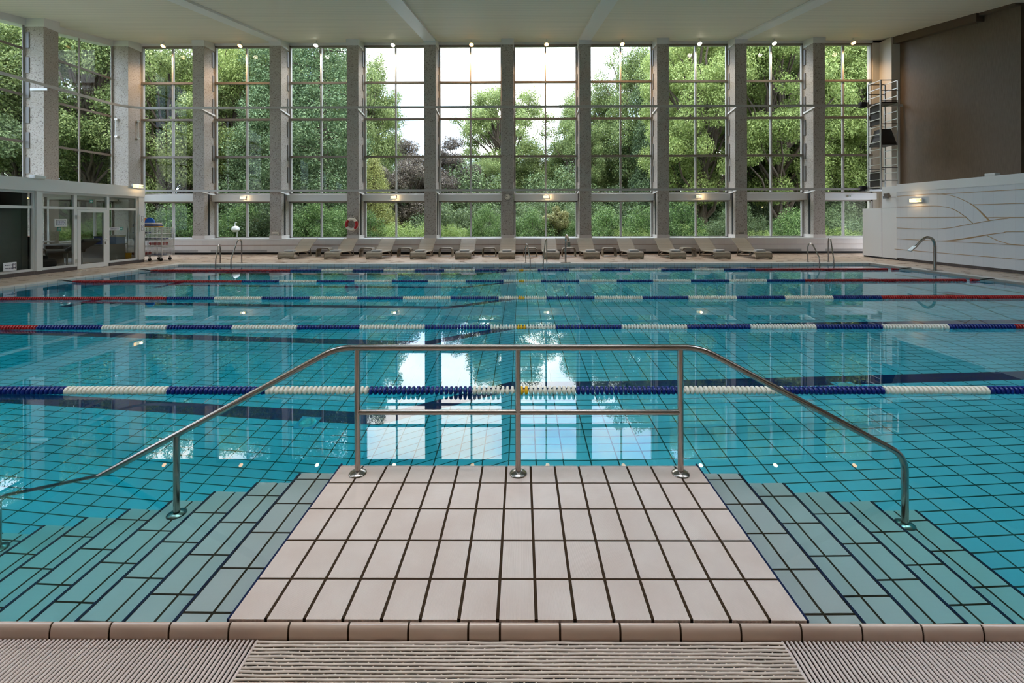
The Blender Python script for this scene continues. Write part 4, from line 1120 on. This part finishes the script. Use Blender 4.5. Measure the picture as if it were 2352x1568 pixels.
def shrub(key, h, r, mat, nleaf, size, ncl=22):
    C = []; R = []
    for i in range(ncl):
        a = rnd.random()*2*PI; q = math.sqrt(rnd.random())
        z = h*rnd.uniform(.12,.9)*(1-.45*q*q); C.append((r*q*math.cos(a), r*q*math.sin(a), z)); R.append(rnd.uniform(.22,.42)*r)
    tot = sum(x*x for x in R); cnt = [max(15, int(nleaf*x*x/tot)) for x in R]
    V = leaves(C, R, cnt, size, .9, .5, .42, .45)
    B = MB()
    for c in C[::2]: limb(B, (rnd.uniform(-.1,.1), rnd.uniform(-.1,.1), -.1), c, .03, .008, .2, 3)
    KIND[key] = (leafmesh(key+'_crown', V, mat), B.mesh(key+'_stem', M['bark'], 60))
broadleaf('oak', 14, 5, 2.2, .32, 90, 110000, .125, M['leaf_oak'])
broadleaf('airy', 14, 5, 3.6, .28, 110, 90000, .125, M['leaf_oak'], (.6,1.1), .25)
broadleaf('maple', 16, 5.4, 1.5, .36, 110, 140000, .125, M['leaf_maple'], (.7,1.3))
broadleaf('dark', 11, 4.2, .8, .26, 70, 80000, .125, M['leaf_dark'], (.6,1.2))
broadleaf('copper', 8, 2.8, .6, .18, 50, 60000, .09, M['leaf_copper'], (.45,.8))
conifer('conifer', 17, 3.1, M['leaf_conifer'], 130000, .11)
conifer('golden', 5.6, 1.5, M['leaf_gold'], 36000, .075)
shrub('shrub', 2.4, 1.5, M['leaf_shrub'], 17000, .085, 34)
shrub('lime', 1.7, 1.5, M['leaf_lime'], 16000, .08, 34)
shrub('darkshrub', 2.6, 1.7, M['leaf_dark'], 30000, .085, 40)
broadleaf('ball', 2.7, .95, .75, .05, 30, 12000, .07, M['leaf_olive'], (.2,.34), .4)
KN = {'oak': ('broadleaf_tree', 'tree'), 'airy': ('broadleaf_tree', 'tree'), 'maple': ('maple_tree', 'tree'), 'dark': ('evergreen_tree', 'tree'), 'copper': ('copper_leaved_tree', 'tree'), 'conifer': ('conifer_tree', 'tree'), 'golden': ('golden_conifer', 'tree'), 'shrub': ('garden_shrub', 'shrub'), 'lime': ('garden_shrub', 'shrub'), 'darkshrub': ('garden_shrub', 'shrub'), 'ball': ('ball_tree', 'tree')}
def plant(kind, x, y, sh, sr, label, group=None, rz=None):
    n, cat = KN[kind]; cm, tm = KIND[kind]
    e = thing(n, (x, y, -.1), label, cat, group, rnd.random()*6.28 if rz is None else rz)
    e.scale = (sr, sr, sh)
    for nm, me in (('crown' if cat == 'tree' else 'foliage', cm), ('trunk' if cat == 'tree' else 'stem', tm)):
        o = bpy.data.objects.new(nm, me); COL.objects.link(o); o.parent = e
G1 = 'tall trees beyond the windows'
plants = [
 ('oak', -30.5, 27, 1.15, 1.1, 'tall green tree seen through the leftmost side window'),
 ('airy', -25.6, 26.2, 1.15, .9, 'tree with a thick dark trunk seen through the second side window'),
 ('maple', -34, 34, 1.1, 1.2, 'yellowish tree standing behind the thick-trunked tree at the left'),
 ('oak', -38, 27, 1.1, 1.2, 'large green tree far left beyond the side windows'),
 ('dark', -27.5, 19.5, 1.2, 1.0, 'dark tree beyond the side windows above the office'),
 ('maple', -26.5, 33, 1.0, .95, 'yellow-green tree filling the first tall window from the left'),
 ('oak', -22.4, 28, 1.0, .8, 'green tree at the right half of the first tall window'),
 ('maple', -20.0, 31.5, 1.05, .85, 'light green tree in the left half of the second tall window'),
 ('conifer', -16.2, 29, 1.15, 1.05, 'dark conifer in the right half of the second tall window'),
 ('conifer', -12.9, 28.6, 1.22, 1.2, 'broad dark conifer filling the left half of the third tall window'),
 ('oak', -15.0, 40, 1.12, .95, 'tree peeping out right of the broad conifer in the third window'),
 ('oak', -13.4, 37.5, 1.2, .7, 'slim green tree at the left edge of the fourth tall window'),
 ('golden', -9.0, 27, 1.0, 1.0, 'small golden conifer at the lower left of the fourth window'),
 ('copper', -8.2, 33, 1.0, 1.0, 'bronze leaved tree at the right of the fourth tall window'),
 ('copper', -5.4, 34, 1.05, .9, 'bronze leaved tree at the left of the fifth tall window'),
 ('airy', -1.7, 42, 1.06, 1.15, 'airy oak behind the central pillar with sky through its branches'),
 ('oak', -3.0, 37, .50, .55, 'low rounded green tree below the airy oak'),
 ('oak', 1.4, 43, .60, .9, 'mid-height green tree in the left of the sixth tall window'),
 ('airy', 4.9, 39, .78, .6, 'airy tree at the right edge of the sixth tall window'),
 ('oak', 6.6, 43, 1.1, .85, 'green tree in the left half of the seventh tall window'),
 ('oak', 10.8, 41, 1.34, .95, 'taller green tree in the right half of the seventh tall window'),
 ('maple', 12.7, 31, 1.15, .92, 'bright yellow-green maple filling the eighth tall window'),
 ('dark', 12.2, 38, 1.35, .9, 'dark tree behind the bright maple in the eighth window'),
 ('maple', 17.4, 30, 1.15, .9, 'leafy maple with dark boughs in the ninth tall window'),
 ('oak', 21.2, 34, 1.15, 1.0, 'green tree between the ninth and tenth tall windows'),
 ('maple', 24.4, 30, 1.15, .98, 'yellow-green maple filling the tenth tall window'),
 ('maple', 15.6, 37, 1.3, 1.0, 'tall maple behind the gap between the eighth and ninth tall windows'),
 ('maple', 21.6, 38, 1.35, 1.0, 'tall yellow-green maple behind the ninth tall window'),
 ('oak', -18.6, 38, 1.35, 1.0, 'tall green tree behind the conifer in the second tall window'),
 ('oak', -25.5, 40, 1.4, 1.1, 'tall green tree far behind the first tall window'),
 ('oak', 28.5, 39, 1.4, 1.1, 'tall green tree far behind the tenth tall window'),
 ('oak', 30, 32, 1.15, 1.1, 'green tree at the far right beyond the tenth window'),
]
for k, x, y, sh, sr, lab in plants: plant(k, x, y, sh, sr, lab, G1)
# belt of dense trees farther back
bt = [(-46,1.3),(-38,1.3),(-30,1.25),(-23,1.2),(-16,1.05),(-9.5,.85),(-3.5,.80),(2.0,.72),(7.5,.85),(13.5,1.15),(20,1.25),(27,1.3),(35,1.3),(43,1.3)]
for i, (x, s) in enumerate(bt):
    plant('dark' if i % 3 else 'oak', x, 52+3*math.sin(i*2.1), s*(1 if i % 3 else .8), 1.15 if i % 3 else .95, 'distant tree in the dense belt closing the view behind the nearer trees', 'distant belt of trees')
hx = [(-44+3.2*i, 44+1.5*math.sin(i*1.7)) for i in range(29)]+[(-30+6.5*i, 34.5) for i in range(11)]+[(-40, 38), (-41, 32), (-40, 26), (-38, 20), (-37, 14), (-34, 9)]
for i, (x, y) in enumerate(hx): plant('darkshrub', x, y, 2.1+.3*math.sin(i*2.3), 1.9, 'tall dark bush in the continuous hedge behind the garden trees', 'hedge behind the garden trees')
sh = [
 ('darkshrub', -20.8, 25.0, 1.0, 1.0), ('shrub', -19.2, 24.6, 1.15, 1.1), ('shrub', -15.6, 24.8, 1.1, 1.0), ('darkshrub', -13.6, 25.3, 1.1, 1.1),
 ('shrub', -11.4, 24.4, 1.15, 1.0), ('shrub', -9.9, 24.0, 1.0, .9), ('lime', -6.3, 24.2, 1.0, 1.0), ('shrub', -8.3, 24.0, .9, .7), ('darkshrub', -4.6, 26.5, 1.05, 1.1), ('lime', -4.1, 23.9, .95, .85), ('shrub', -1.9, 23.8, 1.05, .6),
 ('darkshrub', -2.4, 26.8, 1.0, 1.0), ('shrub', .55, 24.2, .95, .85), ('darkshrub', 2.9, 26.6, 1.0, 1.0), ('darkshrub', .8, 27.0, 1.15, 1.0), ('shrub', 3.0, 24.0, .7, .5), ('shrub', 4.6, 24.4, 1.0, 1.0), ('shrub', 6.6, 24.2, 1.0, 1.0),
 ('lime', 5.6, 23.7, .8, .8), ('shrub', 8.6, 24.5, 1.15, 1.0), ('lime', 10.4, 27.5, .9, .9), ('darkshrub', 12.3, 25.6, 1.0, .8), ('lime', 13.0, 24.8, .7, .8), ('shrub', 15.4, 25.2, .95, 1.0), ('lime', 17.9, 25.6, .8, 1.0), ('darkshrub', 19.6, 26.2, 1.0, 1.1), ('shrub', -23.2, 25.4, 1.1, 1.1), ('darkshrub', -24.5, 20.2, 1.1, 1.1), ('shrub', -23.6, 17.2, 1.1, 1.1), ('lime', -24.6, 23.2, 1.0, 1.0)]
bays = [(-99,-19.5,'outside the left side windows'), (-19.5,-17,'outside the first low window from the left'), (-17,-13,'outside the second low window from the left'), (-13,-9.5,'outside the third low window from the left'), (-9.5,-5.5,'outside the fourth low window from the left'), (-5.5,-1.5,'outside the fifth low window from the left'), (-1.5,3.4,'outside the sixth low window from the left'), (3.4,8,'outside the seventh low window from the left'), (8,12.6,'outside the eighth low window from the left'), (12.6,16.5,'outside the ninth low window from the left'), (16.5,99,'outside the tenth low window from the left')]
desc = {'shrub': 'fresh green leafy shrub', 'lime': 'pale lime green shrub', 'darkshrub': 'dark green shrub'}
for k, x, y, a, c in sh:
    bay = next(l for x0, x1, l in bays if x0 <= x < x1)
    plant(k, x, y, a, c, f'{desc[k]} {bay}', f'{desc[k]}s {bay}')
plant('ball', 1.95, 24.6, .95, 1.0, 'round olive green ball tree outside the sixth low window from the left')

# ------------------------------------------------------------------ world, camera, render settings
SKY = 12.
w = bpy.data.worlds.new('overcast_sky'); S.world = w; w.use_nodes = True
nt = w.node_tree; nt.nodes.clear()
tc = nt.nodes.new('ShaderNodeTexCoord'); mp = nt.nodes.new('ShaderNodeMapping'); mp.inputs['Scale'].default_value = (2.2, 2.2, 3.6)
nz = nt.nodes.new('ShaderNodeTexNoise'); nz.inputs['Scale'].default_value = 1.6; nz.inputs['Detail'].default_value = 6; nz.inputs['Roughness'].default_value = .55
rp = nt.nodes.new('ShaderNodeValToRGB'); e = rp.color_ramp.elements
e[0].position = .40; e[0].color = (.40,.60,.92,1); e[1].position = .60; e[1].color = (1,.97,.95,1)
bg = nt.nodes.new('ShaderNodeBackground'); bg.inputs[1].default_value = 7.6
wo = nt.nodes.new('ShaderNodeOutputWorld')
sz = nt.nodes.new('ShaderNodeSeparateXYZ'); nt.links.new(tc.outputs['Generated'], sz.inputs[0])
mr = nt.nodes.new('ShaderNodeMapRange'); mr.inputs['From Min'].default_value = 0; mr.inputs['From Max'].default_value = 1; mr.inputs['To Min'].default_value = SKY/3; mr.inputs['To Max'].default_value = SKY
nt.links.new(sz.outputs['Z'], mr.inputs['Value']); nt.links.new(mr.outputs[0], bg.inputs[1])
nt.links.new(tc.outputs['Generated'], mp.inputs[0]); nt.links.new(mp.outputs[0], nz.inputs['Vector']); nt.links.new(nz.outputs[0], rp.inputs[0]); nt.links.new(rp.outputs[0], bg.inputs[0]); nt.links.new(bg.outputs[0], wo.inputs[0])
w.cycles.sampling_method = 'MANUAL'; w.cycles.sample_map_resolution = 256

cam = bpy.data.cameras.new('camera'); co = bpy.data.objects.new('camera', cam); COL.objects.link(co); S.camera = co
cam.sensor_width = 36; cam.lens = 36*1015.67/2352
cam.shift_x = (1176-1191.525)/2352; cam.shift_y = -(784-500.9)/2352
co.matrix_world = Matrix.Translation((0,0,1.7)) @ Matrix.Rotation(.0056, 4, 'Z') @ Matrix.Rotation(PI/2, 4, 'X') @ Matrix.Rotation(-.0025, 4, 'Z')
cam.clip_start = .05; cam.clip_end = 500

S.view_settings.view_transform = 'Standard'; S.view_settings.look = 'None'; S.view_settings.gamma = 1
S.view_settings.use_curve_mapping = False; S.view_settings.exposure = 0.04
cy = S.cycles
cy.max_bounces = 12; cy.diffuse_bounces = 5; cy.glossy_bounces = 6; cy.transmission_bounces = 10; cy.transparent_max_bounces = 24
cy.caustics_refractive = True; cy.caustics_reflective = True; cy.blur_glossy = .3
cy.sample_clamp_indirect = 8; cy.sample_clamp_direct = 0
cy.use_denoising = True
try: cy.denoiser = 'OPENIMAGEDENOISE'
except Exception: pass
